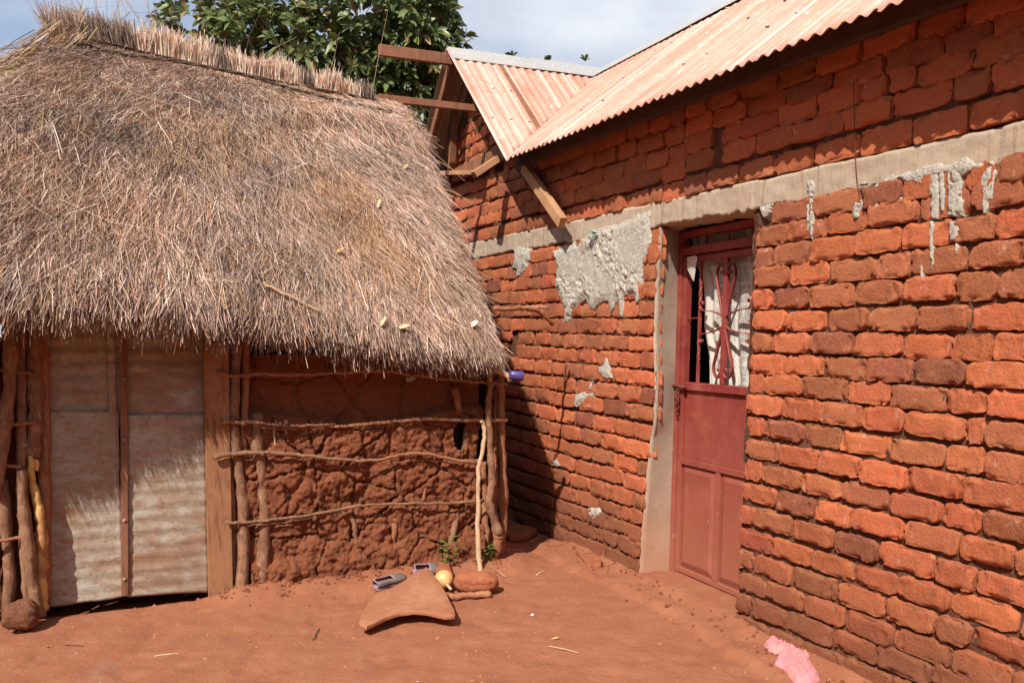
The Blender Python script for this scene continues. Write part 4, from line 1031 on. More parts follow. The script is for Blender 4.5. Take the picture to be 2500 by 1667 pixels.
stk('post',[(72,1052,-.06),(74,1110,-.06),(88,1165,-.07),(97,1240,-.07),(94,1330,-.06),(92,1400,-.05)],.014,.036,'split',label='split yellow stake beside the tin door')
stk('post',[(68,1048,-.05),(76,1066,-.06),(86,1058,-.07),(84,1080,-.06)],.012,.010,'split')
stk('post',[(100,735,.0),(101,1000,.0),(103,1390,.0)],.030,.030,'barkred')
for xx,rr in ((-30,.034),(-78,.03),(-130,.036),(-190,.032),(-240,.036),(-290,.03)): stk('post',[(xx,700,-.02),(xx+8,1000,-.03),(xx+2,1430,-.02)],rr,rr)
plank('splint',105,1000,107,1085,-.03,.022,.012,'plank',hut)
for pts in ([(-120,842),(0,848),(60,855),(86,860)],[(-120,975),(10,975),(60,972),(84,968)],[(-120,1068),(0,1070),(48,1072)],[(-120,1246),(-20,1244),(40,1236),(84,1226)]):
    stk('lath',[(x,y,-.075) for x,y in pts],.010,.009,'barkred',n=7)
# posts right of the door
stk('post',[(545,742,-.01),(540,900,-.01),(541,1010,-.01),(556,1130,-.01),(560,1250,-.02),(554,1368,-.03)],.024,.036,'bark')
stk('post',[(525,760,.03),(528,900,.03),(531,1050,.03),(536,1200,.03),(540,1360,.03)],.02,.022,'barkred')
stk('post',[(566,760,.02),(563,900,.02),(558,1000,.02),(562,1080,.02)],.022,.022,'barkred')
stk('post',[(592,950,.03),(590,1010,.01),(600,1090,.0),(604,1160,.0),(606,1230,.0),(601,1345,-.02)],.030,.040,'bark',label='thick peeling post half sunk in the mud wall')
stk('post',[(612,1075,.02),(614,1140,.015),(616,1200,.02)],.018,.02,'fresh')
stk('stick',[(655,1050,.015),(660,1090,.01),(656,1130,.01),(662,1162,.025)],.016,.014,'barkred')
stk('stick',[(800,1172,.01),(812,1200,-.005),(818,1240,-.005),(822,1285,.02)],.013,.018,'bark')
stk('stick',[(905,1182,.01),(906,1215,-.005),(902,1260,.03)],.017,.017,'barkred')
stk('stick',[(1050,1170,.01),(1046,1200,-.01),(1036,1240,-.01),(1028,1290,.015)],.018,.022,'bark')
stk('stick',[(1045,890,.03),(1052,930,.01),(1058,960,.03)],.024,.022,'barkred')
stk('stick',[(1076,975,.05),(1070,1020,.05),(1066,1062,.05)],.026,.026,'barkred'); stk('stick',[(1096,970,.06),(1090,1020,.06),(1086,1065,.06)],.016,.018,'barkred')
stk('stick',[(1075,1070,.04),(1066,1110,.03),(1062,1160,.04)],.016,.018,'barkred')
stk('stick',[(984,1060,.012),(980,1100,.004),(972,1150,.012)],.012,.012,'barkred')
stk('stick',[(633,960,.03),(630,1000,.0),(636,1045,.0)],.006,.006,'pale')
# laths across
stk('lath',[(500,855,-.045),(545,864,-.04),(600,858,-.05),(700,860,-.045),(800,854,-.05),(880,852,-.05),(960,862,-.045),(1050,872,-.05),(1130,880,-.05),(1165,882,-.05)],.012,.010,'barkred')
stk('lath',[(508,969,-.055),(560,970,-.05),(600,972,-.05),(650,978,-.045),(715,977,-.045),(770,974,-.02)],.011,.008,'bark')
stk('lath',[(600,980,-.035),(640,985,-.035),(720,980,-.03),(800,978,-.02)],.007,.006,'barkred')
stk('lath',[(770,980,-.03),(860,972,-.035),(930,966,-.04),(1000,962,-.04),(1080,966,-.045),(1165,965,-.05)],.010,.013,'barkred')
stk('lath',[(493,1050,-.06),(530,1043,-.055),(600,1040,-.05),(680,1045,-.05),(760,1052,-.05),(830,1058,-.045),(880,1055,-.04)],.014,.008,'bark',label='long bark covered lath across the mud wall')
stk('lath',[(830,1058,-.045),(880,1054,-.045),(935,1042,-.05),(990,1044,-.05),(1040,1056,-.05),(1092,1062,-.05)],.008,.012,'barkred')
stk('lath',[(905,1062,-.035),(980,1057,-.03),(1050,1066,-.03)],.005,.005,'barkred')
stk('lath',[(520,1200,-.055),(580,1198,-.05),(650,1190,-.05),(720,1182,-.045),(800,1165,-.045),(870,1158,-.045),(960,1156,-.05),(1040,1155,-.05),(1112,1150,-.05)],.009,.009,'bark')
stk('lath',[(560,1206,-.045),(640,1200,-.04),(720,1188,-.04),(800,1172,-.035)],.007,.006,'bark')
# binding cords
mb=MB()
for x,y,b in ((556,972,-.06),(640,975,-.055),(720,1190,-.055),(785,1180,-.05),(965,1157,-.055),(600,1042,-.06),(1092,1060,-.06),(655,970,-.05)):
    p=HP(x,y,b)
    for i in range(3): torus(mb,p+d2*.006*i,UP,d1,.014,.0025,1.)
mb.build('binding_cord',M['bark'],hut,True)
# the right-hand corner
stk('corner_post',[(1128,880,-.07),(1122,930,-.07),(1124,980,-.08),(1128,1060,-.09),(1130,1110,-.09),(1124,1150,-.09),(1134,1190,-.09),(1146,1226,-.10)],.018,.030,'bark',label='crooked corner post with a knot')
stk('corner_post',[(1146,1226,-.10),(1142,1260,-.08),(1130,1300,-.06)],.034,.028,'barkred')
stk('corner_post',[(1122,820,-.05),(1124,850,-.06),(1127,890,-.07)],.016,.017,'barkred')
stk('post',[(1150,850,.02),(1152,980,.02),(1155,1080,.02),(1156,1180,.02),(1150,1290,.02)],.026,.030,'barkred')
stk('post',[(1140,900,.06),(1140,1000,.06),(1135,1200,.06),(1118,1290,.02)],.02,.022,'barkred')
stk('post',[(1110,1060,.06),(1112,1140,.05),(1116,1230,.02),(1120,1290,0)],.02,.03,'barkred')
pol=stick('pole',[HP(1106,966,-.09),HP(1113,985,-.09),HP(1110,1030,-.10),HP(1100,1075,-.11),HP(1098,1150,-.13),HP(1098,1230,-.15),HP(1103,1318,-.20)],.013,.016,M['pale'])
tag(pol,'pale peeled pole leaning against the right corner of the hut','pole')
stk('rafter_end',[(1040,800,-.28),(1056,830,-.28)],.012,.012,'bark')
# stored bundles in the dark under the eave
for x,y,r_ in ((1172,872,.018),):
    pass
# stub and purple cup at the eave corner
mb=MB(); p=HP(1150,880,-.12); q_=HP(1178,866,-.16); 
stick('rafter_end',[HP(1130,845,-.05),HP(1165,862,-.12),HP(1172,872,-.13)],.018,.017,M['pale'],hut,label='pale cut rafter end under the eave corner')
cp=HP(1186,862,-.16); ax=(d2*.9-UP*.12); ax/=np.linalg.norm(ax); mb=MB()
mb.tube([cp-ax*.045,cp-ax*.043,cp+ax*.035,cp+ax*.04,cp+ax*.036,cp-ax*.035],[.022,.026,.031,.032,.028,.02],18)
tag(mb.build('cup',M['purple'],None,True),'purple plastic cup hung under the corner of the thatch','cup')

# forked branch poking out of the thatch
br=thing('branch',HP(1140,712,-.15),'forked dry branch lying on the right corner of the thatch, pointing at the brick wall','branch')
stick('limb',[HP(1135,708,-.18),HP(1170,710,-.16),HP(1200,709,-.10),HP(1225,712,-.04),HP(1245,722,0.),HP(1270,745,.04)],.012,.013,M['barkred'],br)
stick('limb',[HP(1195,709,-.11),HP(1230,706,-.02),HP(1255,706,.05),HP(1262,713,.06)],.009,.005,M['pale'],br)
stk2=stick('fallen_stick',[HP(606,652,.0)-UP*0+0*d1,HP(650,676,-.06),HP(700,698,-.12),HP(738,716,-.16)],.009,.004,M['pale'])
# put it on the thatch surface: move towards the camera until it lies on the slope
def on_thatch(x,y,lift=.02):
    r_=ray(x,y); best=None
    T,Vg=np.meshgrid(np.linspace(0,1,240),np.linspace(0.02,1,160)); P=surf(T,Vg).reshape(-1,3)
    dd=P-CAM; t=dd@r_; perp=np.linalg.norm(dd-t[:,None]*r_,axis=1); i=np.argmin(perp+.0*t); return CAM+r_*(t[i]-lift/.6)
bpy.data.objects.remove(stk2)
stk2=stick('fallen_stick',[on_thatch(606,652),on_thatch(622,660),on_thatch(680,688),on_thatch(738,716)],.010,.004,M['pale'])
tag(stk2,'pale dry stick lying on the lower middle of the thatch','stick')
def leafmesh(p,L,w,yaw,m,name,label,cat,group=None,curl=.3,tilt=None):
    n=np.array([-.1,-.75,.65]) if tilt is None else np.array(tilt,float); n/=np.linalg.norm(n)
    u=np.array([math.cos(yaw),0,math.sin(yaw)]) if tilt is None else np.array([math.cos(yaw),math.sin(yaw),0]); u=u-n*(u@n); u/=np.linalg.norm(u); v=np.cross(n,u); V=[]
    pr=[(-.5,0),(-.3,.7),(0,1),(.3,.75),(.5,0)]
    for t,ww in pr:
        for sg in (-1,0,1): V.append(p+u*t*L+v*sg*ww*w/2+n*(curl*w*(sg*sg)*ww*.5+curl*.15*L*math.sin(t*5)))
    Fc=[(i*3+j,i*3+j+1,(i+1)*3+j+1,(i+1)*3+j) for i in range(4) for j in range(2)]
    o=mobj(name,V,Fc,m,None); tag(o,label,cat,group); return o
leafmesh(on_thatch(1087,745,.02),0.072,0.036,.9,M['white'],'paper_scrap','torn white scrap caught on the lower right corner of the thatch','scrap')
leafmesh(on_thatch(880,738,.02),0.072,0.024,1.3,M['cream'],'dry_leaf','curled tan leaf on the thatch just above the eave, left of another','leaf','dry leaves on the thatch')
leafmesh(on_thatch(928,750,.02),0.072,0.027,.2,M['cream'],'dry_leaf','curled tan leaf on the thatch close to the eave, above the mud wall','leaf','dry leaves on the thatch')
leafmesh(on_thatch(931,384,.02),0.065,0.030,1.0,M['dryleaf'],'dry_leaf','orange dry leaf high on the right side of the thatch','leaf','dry leaves on the thatch')
leafmesh(on_thatch(870,468,.02),0.079,0.018,1.5,M['cream'],'dry_leaf','narrow upright tan leaf in the middle right of the thatch','leaf','dry leaves on the thatch')
leafmesh(on_thatch(780,575,.02),0.065,0.024,.6,M['dryleaf'],'dry_leaf','small yellowish leaf in the middle of the thatch','leaf','dry leaves on the thatch')
leafmesh(HP(944,872,-.07),.06,.035,.1,M['cream'],'dry_leaf','pale curled leaf hooked on the top lath of the mud wall','leaf')

# ================================================================ THINGS ON THE GROUND
def slab(name,outline,z,th,m,label,cat,tilt=(0,0),k=0,group=None,dome=0):
    pts=[onz(x,y,z) for x,y in outline]
    # densify
    out=[]
    for i in range(len(pts)):
        a=pts[i];b=pts[(i+1)%len(pts)]; n=4
        for t in range(n):
            p=a+(b-a)*t/n; out.append(p+.006*(np.array([hsh(i*4+t,k,1),hsh(i*4+t,k,2),0])-.5))
    c=np.mean(out,0); V=[];m_=len(out)
    rings=[(0.0,1,0),(.4,1,0),(.8,1,0),(.985,1,0),(1.0,.88,0),(1.005,.15,0),(.97,0,0)]
    for f,zz,_ in rings[1:]:
        for p in out:
            q=c+(p-c)*f; q=q.copy(); q[2]=z-th+th*zz+dome*(1-f*f)+tilt[0]*(q[0]-c[0])+tilt[1]*(q[1]-c[1])+.004*(float(fbm(q[0]*20,q[1]*20,k))-.5); V.append(q)
    V.append(c+np.array([0,0,dome])); n=len(V)-1
    Fc=[(r*m_+i,r*m_+(i+1)%m_,(r+1)*m_+(i+1)%m_,(r+1)*m_+i) for r in range(len(rings)-2) for i in range(m_)]+[(n,(i+1)%m_,i) for i in range(m_)]+[tuple((len(rings)-2)*m_+i for i in range(m_))]
    o=mobj(name,V,Fc,m,None,True); tag(o,label,cat,group)
    md=o.modifiers.new('bevel','BEVEL'); md.width=.003; md.segments=1; md.limit_method='ANGLE'; md.angle_limit=R(40)
    return o
def zp(x,y,zx,zy,sc_): return ((zx+x/sc_)/S,(zy+y/sc_)/S)
zz=lambda x,y:zp(x,y,850,1250,5.227)
slab('stone_slab',[zz(*p) for p in [(150,1275),(260,1130),(370,1035),(540,1000),(660,955),(830,870),(1010,800),(1070,860),(1180,955),(1270,1090),(1355,1225),(1362,1280),(1250,1285),(1050,1250),(850,1230),(650,1245),(480,1285),(330,1340),(230,1372),(135,1345)]],.085,.022,M['stone'],'large flat triangular sandstone slab lying in front of the mud wall','slab',tilt=(.02,.10))
slab('stone',[zz(*p) for p in [(1125,630),(1290,620),(1305,700),(1330,760),(1330,800),(1120,790),(1115,700)]],.09,.09,M['rock'],'reddish stone wedged between the seedling and the gourd','stone',k=5,dome=.01)
slab('stone',[zz(*p) for p in [(990,690),(1120,700),(1125,760),(1060,800),(1000,780)]],.05,.05,M['rock'],'small reddish stone between the upright shoe and the gourd','stone',k=6,dome=.01)
def rock(name,c,rx,ry,rz,m,label,cat,k,yaw=0,box=.6,amp=.12,sub=20):
    V=[];nt,npn=sub,sub*2
    for i in range(nt+1):
        th=math.pi*i/nt
        for j in range(npn):
            ph=2*math.pi*j/npn; d=np.array([math.sin(th)*math.cos(ph),math.sin(th)*math.sin(ph),math.cos(th)])
            e=(np.abs(d)**(1/ (1-box*.55))).sum()**(-(1-box*.55)); q=d*e
            q=d/ (np.abs(d)**3/(1)).sum()**(1/3)*box+d*(1-box)
            nn=float(fbm(np.array(q[0]*2.2+k),np.array(q[1]*2.2+q[2]*2.9),k,4))-.5; n2=float(fbm(np.array(q[0]*7+k),np.array(q[1]*7-q[2]*6),k+3,3))-.5
            q=q*(1+amp*2*nn+amp*.8*n2); V.append(q)
    V=np.array(V)*np.array([rx,ry,rz]); cy,sy=math.cos(yaw),math.sin(yaw); V=np.stack([V[:,0]*cy-V[:,1]*sy,V[:,0]*sy+V[:,1]*cy,V[:,2]],1)+c
    Fc=[(i*npn+j,i*npn+(j+1)%npn,(i+1)*npn+(j+1)%npn,(i+1)*npn+j) for i in range(nt) for j in range(npn)]
    o=mobj(name,V,Fc,m); tag(o,label,cat); return o
p=onz(*zz(1620,1010),.02); rock('rubble_block',p+np.array([0,.05,.045]),.135,.075,.062,M['rock'],'rough red block of old brick beside the gourd','block',3,yaw=-.25,box=.8,amp=.10)
stick('b',[(0,0,0),(0,0,1)],.01,.01,M['bark']); bpy.data.objects.remove(bpy.data.objects['b'])
lg=stick('log',[OG(*zz(1300,1130))+UP*.02,OG(*zz(1560,1105))+UP*.022,OG(*zz(1820,1085))+UP*.02],.020,.018,M['stone'],None); tag(lg,'short round mud coloured stick lying in front of the red block','stick')
p=OG(*zz(1900,880)); 
# gourd
def gourd():
    c=onz(*zz(1215,1000),.02)+np.array([0,.055,.052]); ax=np.array([.35,-.8,-.25]); ax/=np.linalg.norm(ax)
    prof=[(-.058,.0),(-.056,.018),(-.045,.040),(-.022,.056),(.004,.060),(.026,.052),(.044,.036),(.056,.020),(.062,.010)]
    g=MB().tube([c+ax*a for a,b in prof],[max(b,.001) for a,b in prof],26).build('gourd',M['gourd'],None,True); g.modifiers.new('s','SUBSURF').levels=1; g.modifiers['s'].render_levels=1
    tag(g,'round yellow gourd with a cut stem lying between slab and red block','gourd')
    MB().tube([c+ax*.058,c+ax*.075+np.array([.004,0,-.004]),c+ax*.10+np.array([.010,0,-.008])],[.010,.008,.010],8,.1).build('stem',M['pale'],g,True)
gourd()
# shoes
def shoe(name,heel,toe,upv,label,k):
    heel=np.array(heel);toe=np.array(toe); f=toe-heel; L=np.linalg.norm(f); f/=L; u=np.array(upv,float); u-=f*(u@f); u/=np.linalg.norm(u); r_=np.cross(f,u)
    t=thing(name,heel,label,'shoe','pair of grey and lilac canvas shoes')
    st=[(0,.026,.052),(.06,.034,.056),(.2,.036,.052),(.38,.033,.046),(.55,.038,.042),(.72,.042,.036),(.88,.036,.027),(.97,.022,.017),(1.,.010,.012)]
    def ring(x,w,h,n=14,inset=0,top=1.):
        out=[]
        for j in range(n):
            an=2*math.pi*j/n; X=math.cos(an)*w; Z=h/2+math.sin(an)*h/2; Z=min(Z,h*.96); 
            out.append(heel+f*x*L+r_*X+u*Z)
        return out
    V=[];n=14
    for x,w,h in st: V+=ring(x,w,h)
    Fc=[]
    for i in range(len(st)-1):
        for j in range(n):
            if i<4 and j in (2,3,4): continue       # the opening
            Fc.append((i*n+j,i*n+(j+1)%n,(i+1)*n+(j+1)%n,(i+1)*n+j))
    Fc.append(tuple(((len(st)-1)*n+j) for j in range(n)))
    up=mobj('upper',V,Fc,M['shoe'],t); up.modifiers.new('th','SOLIDIFY').thickness=.003
    rim=[V[i*n+2] for i in range(5)]+[V[4*n+3],V[4*n+4]]+[V[i*n+5] for i in range(4,-1,-1)]+[V[4],V[3],V[2]]
    MB().tube(smoothpath(rim,3),.0038,6).build('trim',M['lilac'],t,True)
    so_=[];m_=0
    for sgn in (1,-1):
        for x,w,h in (st if sgn==1 else st[::-1]): so_.append(heel+f*(x*1.02-.01)*L+r_*sgn*w*1.05)
    n_=len(so_); V=so_+[p_-u*.010 for p_ in so_]; V=[v+u*.006 for v in V]
    mobj('sole',V,[tuple(range(n_)),tuple(range(2*n_-1,n_-1,-1))]+[(i,(i+1)%n_,n_+(i+1)%n_,n_+i) for i in range(n_)],M['lilac'],t,False)
h=OG(*zz(335,1015)); h=h+np.array([0,.03,.012]); tt=OG(*zz(760,905))+np.array([.0,.05,.03])
f_=(tt-h); f_/=np.linalg.norm(f_); shoe('shoe',h,h+f_*.215,(0,-.35,1),'grey shoe lying flat left of the slab, its toe tucked behind the slab',1)
h2=OG(*zz(830,800))+np.array([0,.02,.012]); shoe('shoe',h2,h2+np.array([.10,.045,.0])*1.6+UP*-.0,(.10,-.75,.8),'grey and lilac shoe tipped on its side behind the top of the slab',2)
# pink cloth
def cloth():
    zc_=lambda x,y:zp(x,y,1550,900,1124/550.)
    out=[zc_(*p) for p in [(640,1368),(665,1345),(730,1340),(770,1362),(850,1375),(885,1410),(890,1470),(925,1520),(930,1550),(880,1568),(800,1560),(755,1515),(735,1490),(692,1470),(700,1440),(715,1420),(690,1415),(650,1395)]]
    P=[onz(x,y,.03)[:2] for x,y in out]; xs=[p[0] for p in P]; ys=[p[1] for p in P]
    us=np.arange(min(xs)-.01,max(xs)+.01,.003); vs=np.arange(min(ys)-.01,max(ys)+.01,.003)
    cx,cy=np.mean(xs),np.mean(ys)
    ax=np.array(P[13])-np.array(P[2]); ax/=np.linalg.norm(ax)     # the folds run along the length of the rag
    def fn(U,V):
        d=sdist(P,U,V); e=np.clip(d/.05,0,1); h=.040*np.sqrt(np.clip(1-(1-e)**2,0,1))
        t=(U-cx)*ax[0]+(V-cy)*ax[1]; n_=-(U-cx)*ax[1]+(V-cy)*ax[0]; w=n_*(1+2.2*np.clip(.02-t,0,.12)*6)+.035*(fbm(U*8,V*8,3)-.5)+.012*np.sin(t*22)
        def rd(q,e_): return np.clip(1-np.abs(2*fbm(w*q,t*q*.16+3,e_,3)-1)*2.4,0,1)
        fold=.012*rd(20,5)+.004*rd(44,9)+.0015*(fbm(U*60,V*60,5)-.5)
        z=.010+h+fold*ssx(d/.025); return np.stack([U,V,np.where(d<0,.006,z)],-1)
    V,q,_=heightgrid(fn,us,vs,lambda U,V:sdist(P,U,V)>-.004)
    o=mobj('cloth',V,q,M['pink']); tag(o,'crumpled pink cloth dropped on the ground beside the brick wall','cloth')
cloth()
# loose brick at the foot of the wall
zq=lambda x,y:zp(x,y,1100,800,1568/600.)
slab('loose_brick',[zq(*p) for p in [(822,1440),(850,1432),(940,1445),(968,1485),(960,1508),(880,1515)]],.05,.045,M['rock'],'loose brick half sunk in the earth at the foot of the brick wall','brick',k=9)
slab('flat_stone',[(1160,1222),(1170,1208),(1215,1205),(1235,1214),(1210,1226),(1170,1230)],.05,.05,M['rock'],'flat stone lying in the shade behind the hut corner','stone',k=12)
rock('stone',onz(1152,1270,.03)+np.array([.02,0,0]),.05,.045,.035,M['rock'],'small stone at the foot of the crooked corner post','stone',13,amp=.15,sub=12)
rock('stone',onz(1158,1184,.1)+np.array([0,.1,.0]),.09,.08,.08,M['mud'],'round mud lump in the shade between hut and brick wall','stone',15,amp=.12,sub=12) if False else None
p=onz(40,1425,.06); rock('clod',p+np.array([0,.03,.02]),.085,.07,.072,M['mudclod'],'rough brown clod of earth at the foot of the left posts','clod',8,yaw=.3,box=.75,amp=.20)
# seedlings
def seedling(x,y,n,hgt,label,k):
    base_=OG(x,y)-d1*0.0; t=thing('seedling',base_,label,'plant','green seedlings at the foot of the mud wall'); r_=np.random.default_rng(k)
    top=base_+UP*hgt-d2*.03; MB().tube(smoothpath([base_,base_+UP*hgt*.5+d2*.01,top],4),.0035,6).build('stem',M['stem'],t,True)
    for i in range(n):
        hh_=hgt*(.25+.75*(i//3)/max(1,(n//3-1))); an=i*2.1+r_.random(); d=np.array([math.cos(an),math.sin(an)*.6-.3,.15]); d/=np.linalg.norm(d)
        b_=base_+UP*hh_+(d2*.01); L=.055*r_.uniform(.8,1.2); sd=np.cross(d,UP); sd/=np.linalg.norm(sd); V=[]
        for a_,w_ in ((0,0),(.25,.55),(.55,1),(.8,.6),(1,0)):
            for sg in (-1,0,1): V.append(b_+d*(L*a_+.012)+sd*sg*w_*L*.28+UP*(.25*L*(a_-a_*a_*1.3)+.06*L*abs(sg)*w_))
        mobj('leaf',V,[(q*3+j,q*3+j+1,(q+1)*3+j+1,(q+1)*3+j) for q in range(4) for j in range(2)],M['weed'],t)
seedling(1028,1300,13,.14,'green seedling beside the leaning stick in the mud wall, above the gourd',3)
seedling(1112,1285,12,.085,'green seedling between the pale pole and the crooked corner post',5)
# litter
def litter():
    mb=MB(); r_=np.random.default_rng(5)
    for i in range(1500):
        x=r_.uniform(-2.6,2.0); y=r_.uniform(2.7,5.6); p=np.array([x,y,gz(x,y)]); s_=r_.uniform(.0025,.006)*(2.6 if r_.random()<.08 else 1)
        v=[p+np.array([s_*math.cos(a),s_*math.sin(a)*.8,0]) for a in (0.2,1.8,3.3,4.9)]; mb.add([v[0],v[1],v[2],v[3],p+UP*s_*.9],[(0,1,4),(1,2,4),(2,3,4),(3,0,4)])
    o=mb.build('pebbles',M['stone']); tag(o,'tiny pebbles scattered over the trodden earth',kind='stuff')
    mb=MB()
    for i in range(46):
        x=r_.uniform(-2.4,1.6); y=r_.uniform(2.8,5.3); p=np.array([x,y,gz(x,y)+.003]); s_=r_.uniform(.004,.010)
        mb.add([p+np.array([s_*math.cos(a),s_*math.sin(a),.002*k_]) for k_,a in enumerate((0.2,1.5,3.3,4.6))]+[p+UP*.004],[(0,1,4),(1,2,4),(2,3,4),(3,0,4)])
    mc=MB()
    for i in range(420):
        if i<260: a=r_.uniform(-.0,1.75); b=-abs(r_.normal(0,.10))-.02; p=H3(a,b,0)
        else: q=W3(r_.uniform(-1.6,2.2),0,-abs(r_.normal(0,.12))-.03); p=q
        p=p.copy(); s_=r_.uniform(.004,.013)*(1.7 if r_.random()<.08 else 1); p[2]=gz(p[0],p[1])-.1*s_
        an=r_.random()*6; v=[p+np.array([s_*math.cos(a_+an)*r_.uniform(.7,1.2),s_*math.sin(a_+an)*r_.uniform(.6,1.1),0]) for a_ in (0,1.3,2.5,3.8,5.)]
        u=[p+(q_-p)*.6+UP*s_*r_.uniform(.7,1.1) for q_ in v]; mc.add(v+u,[(j,(j+1)%5,5+(j+1)%5,5+j) for j in range(5)]+[(5,6,7,8,9)])
    tag(mc.build('rubble',M['mud']),'little crumbs of mud fallen along the feet of both walls',kind='stuff')
    tag(mb.build('crumbs',M['white']),'pale crumbs of plaster scattered on the earth',kind='stuff')
litter()
for (x0,y0,x1,y1,r_,lb) in ((355,1508,412,1502,.0028,'single pale straw on the bare earth in front of the tin door'),(720,1470,733,1445,.003,'short dark twig on the earth in front of the mud wall'),(1260,1485,1328,1500,.0022,'thin straw on the earth in front of the red door'),(1232,1322,1250,1312,.004,'short straw between the loose brick and the red block'),(150,1482,192,1485,.002,'faint dark twig on the earth at the lower left')):
    a=OG(x0,y0)+UP*.004; b=OG(x1,y1)+UP*.004; tag(stick('straw' if 'straw' in lb else 'twig',[a,(a+b)/2+UP*.003,b],r_,r_*.8,M['cream'] if 'straw' in lb else M['darkwood'],None,n=5,wob=.0),lb,'straw' if 'straw' in lb else 'twig')
tw=stick('twig',[OG(1128,1305)+UP*.015,OG(1145,1318)+UP*.02,OG(1160,1328)+UP*.01],.004,.003,M['pale'],None,n=5); tag(tw,'bent pale twig lying at the foot of the corner post','twig')
leafmesh(OG(1275,1468)+UP*.006,.045,.02,.2,M['dryleaf'],'dry_leaf','small yellow leaf on the earth left of the pink cloth','leaf',tilt=(0,-.2,1))
leafmesh(OG(1223,1414)+UP*.006,.025,.018,.9,M['white'],'paper_scrap','tiny white scrap on the earth in front of the loose brick','scrap',tilt=(0,-.2,1))

# ================================================================ TREES
lpal=np.array([(.10,.14,.040),(.14,.18,.055),(.06,.088,.030),(.20,.21,.07),(.28,.17,.075)])
def leaf_arr(r_,c,ax,n,L0):
    """rosette of n leaves at c around axis ax"""
    ax=ax/np.linalg.norm(ax); u=np.cross(ax,[0.3,.1,1.]); u/=np.linalg.norm(u)+1e-9; w=np.cross(ax,u); out=[]
    for i in range(n):
        an=i*2.4+r_.random(); op=r_.uniform(.35,1.25)
        d=ax*math.cos(op)+(u*math.cos(an)+w*math.sin(an))*math.sin(op); d/=np.linalg.norm(d); L=L0*r_.uniform(.7,1.2); sd=np.cross(d,ax); sd/=np.linalg.norm(sd)+1e-9; nn=np.cross(sd,d)
        V=[]
        for a_,w_ in ((0,.06),(.3,.75),(.62,1),(.85,.6),(1,.02)):
            q=c+d*L*a_-UP*L*.35*a_*a_
            for sg in (-1,0,1): V.append(q+sd*sg*w_*L*.17+nn*(.05*L*abs(sg)*w_))
        out.append((np.array(V),lpal[r_.choice(5,p=[.32,.3,.2,.13,.05])]*r_.uniform(.8,1.25)))
    return out
LF=np.array([(q*3+j,q*3+j+1,(q+1)*3+j+1,(q+1)*3+j) for q in range(4) for j in range(2)])
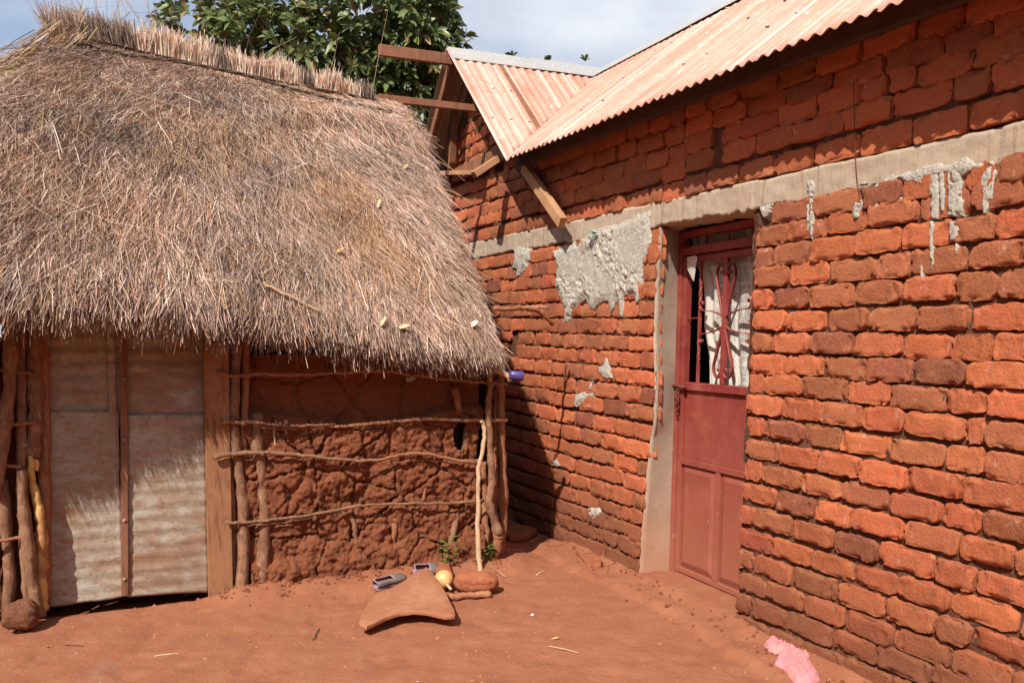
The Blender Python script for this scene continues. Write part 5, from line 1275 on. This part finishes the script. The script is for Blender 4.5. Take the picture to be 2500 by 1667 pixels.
def tree(name,base_,blobs,nros,label,seed,singles,L0=.155,trunk=.16):
    r_=np.random.default_rng(seed); t=thing(name,base_,label,'tree')
    top=np.mean([b[0] for b in blobs],0); fork=base_+(top-base_)*.45
    tr=MB().tube(smoothpath([base_,base_+(fork-base_)*.5+np.array([.1,0,0]),fork],6),[trunk*(1-.03*i) for i in range(len(smoothpath([base_,base_,fork],6)))],12,.06).build('trunk',M['treebark'],t,True)
    leaves=[]
    for c,rad,nb in blobs:
        c=np.array(c); MB().tube(smoothpath([fork,(fork+c)/2+np.array([0,0,-.2]),c],6),[.09-.0045*i for i in range(len(smoothpath([fork,fork,c],6)))],9,.08).build('limb',M['treebark'],t,True)
        for i in range(nb):
            d=r_.normal(size=3); d/=np.linalg.norm(d); k=r_.uniform(.35,1.0)**.45; wob=.78+.45*float(vn(d[0]*2.3+c[0],d[1]*2.3+d[2]*2.3,seed))
            p=c+d*np.array(rad)*k*wob; ax=d*.9+np.array([0,0,.55])+r_.normal(0,.25,3)
            leaves+=leaf_arr(r_,p,ax,r_.integers(6,10),L0)
            if i%7==0: MB
    # nearest leaves to the viewer are objects of their own
    def score(V):
        p=V.mean(0)-CAM; x=p[0]/p[1]; z=p[2]/p[1]
        ok=abs(x)<.6 and z<.40 and z>.22
        return -p[1] if ok else -99
    leaves.sort(key=lambda l:-score(l[0]))
    for V,c in leaves[:singles]:
        mobj('leaf',V,LF,M['leaf'],t,attrs={'tint':('FLOAT_COLOR',np.tile([*c,1],(len(V),1)))})
    rest_=leaves[singles:]; n=len(rest_)
    V=np.concatenate([l[0] for l in rest_]); Fq=np.concatenate([LF+i*15 for i in range(n)]); C=np.repeat(np.array([[*l[1],1] for l in rest_]),15,0)
    tag(mobj('crown',V,Fq,M['leaf'],t,attrs={'tint':('FLOAT_COLOR',C)}),kind='stuff')
def at(x,y,Y):
    r_=ray(x,y); return CAM+r_*(Y/r_[1])
tree('broadleaf_tree',np.array([-1.3,11.2,0]),[(at(860,60,10.8),(1.15,1.2,1.15),520),(at(760,-60,11.2),(1.1,1.2,1.1),340),(at(500,78,10.6),(.70,.8,.40),190),(at(500,-30,10.9),(.28,.5,.50),80),(at(975,70,10.4),(.45,.6,.5),150),(at(690,130,10.2),(.8,.6,.6),210),(at(930,180,10.6),(.5,.6,.7),230),(at(800,230,11),(1.0,.8,.8),200),(at(900,-180,11.2),(1.3,1.2,.9),160)],0,'large dark green broadleaf tree rising behind the thatched hut',3,290)
tree('broadleaf_tree',np.array([1.2,12.6,0]),[(at(1200,190,11.8),(.42,.4,.42),34),(at(1300,230,12),(.5,.4,.4),40),(at(1345,215,12),(.3,.3,.4),20)],0,'tree of which only a few leaves show above the ridge of the cross gable',9,20,trunk=.1)
# ================================================================ leaf screen added unseen behind the viewer to cut low sky light
def light_block_hedge():
    r_=np.random.default_rng(8); V=[];C=[];n=0
    for i in range(6800):
        an=R(150)+R(250)*r_.random(); d=10+2.2*r_.random()+1.5*math.sin(an*5); h=6.6*r_.random()**.8*(.75+.35*float(vn(an*6,0.,3)))
        c=np.array([d*math.cos(an),1.0+d*math.sin(an),h]); ax=r_.normal(size=3); u=np.cross(ax,r_.normal(size=3)); ax/=np.linalg.norm(ax); u/=np.linalg.norm(u)
        V+=[c-ax*.5,c-u*.22,c+ax*.5,c+u*.22]; k=lpal[r_.choice(5)]; C+= [[*k,1]]*4
    Fq=np.arange(len(V)).reshape(-1,4); tag(mobj('light_blocker',np.array(V),Fq,M['leaf'],None,False,attrs={'tint':('FLOAT_COLOR',C)}),'added leafy screen out of view that cuts the low sky light',kind='stuff')
light_block_hedge()
print('script done')
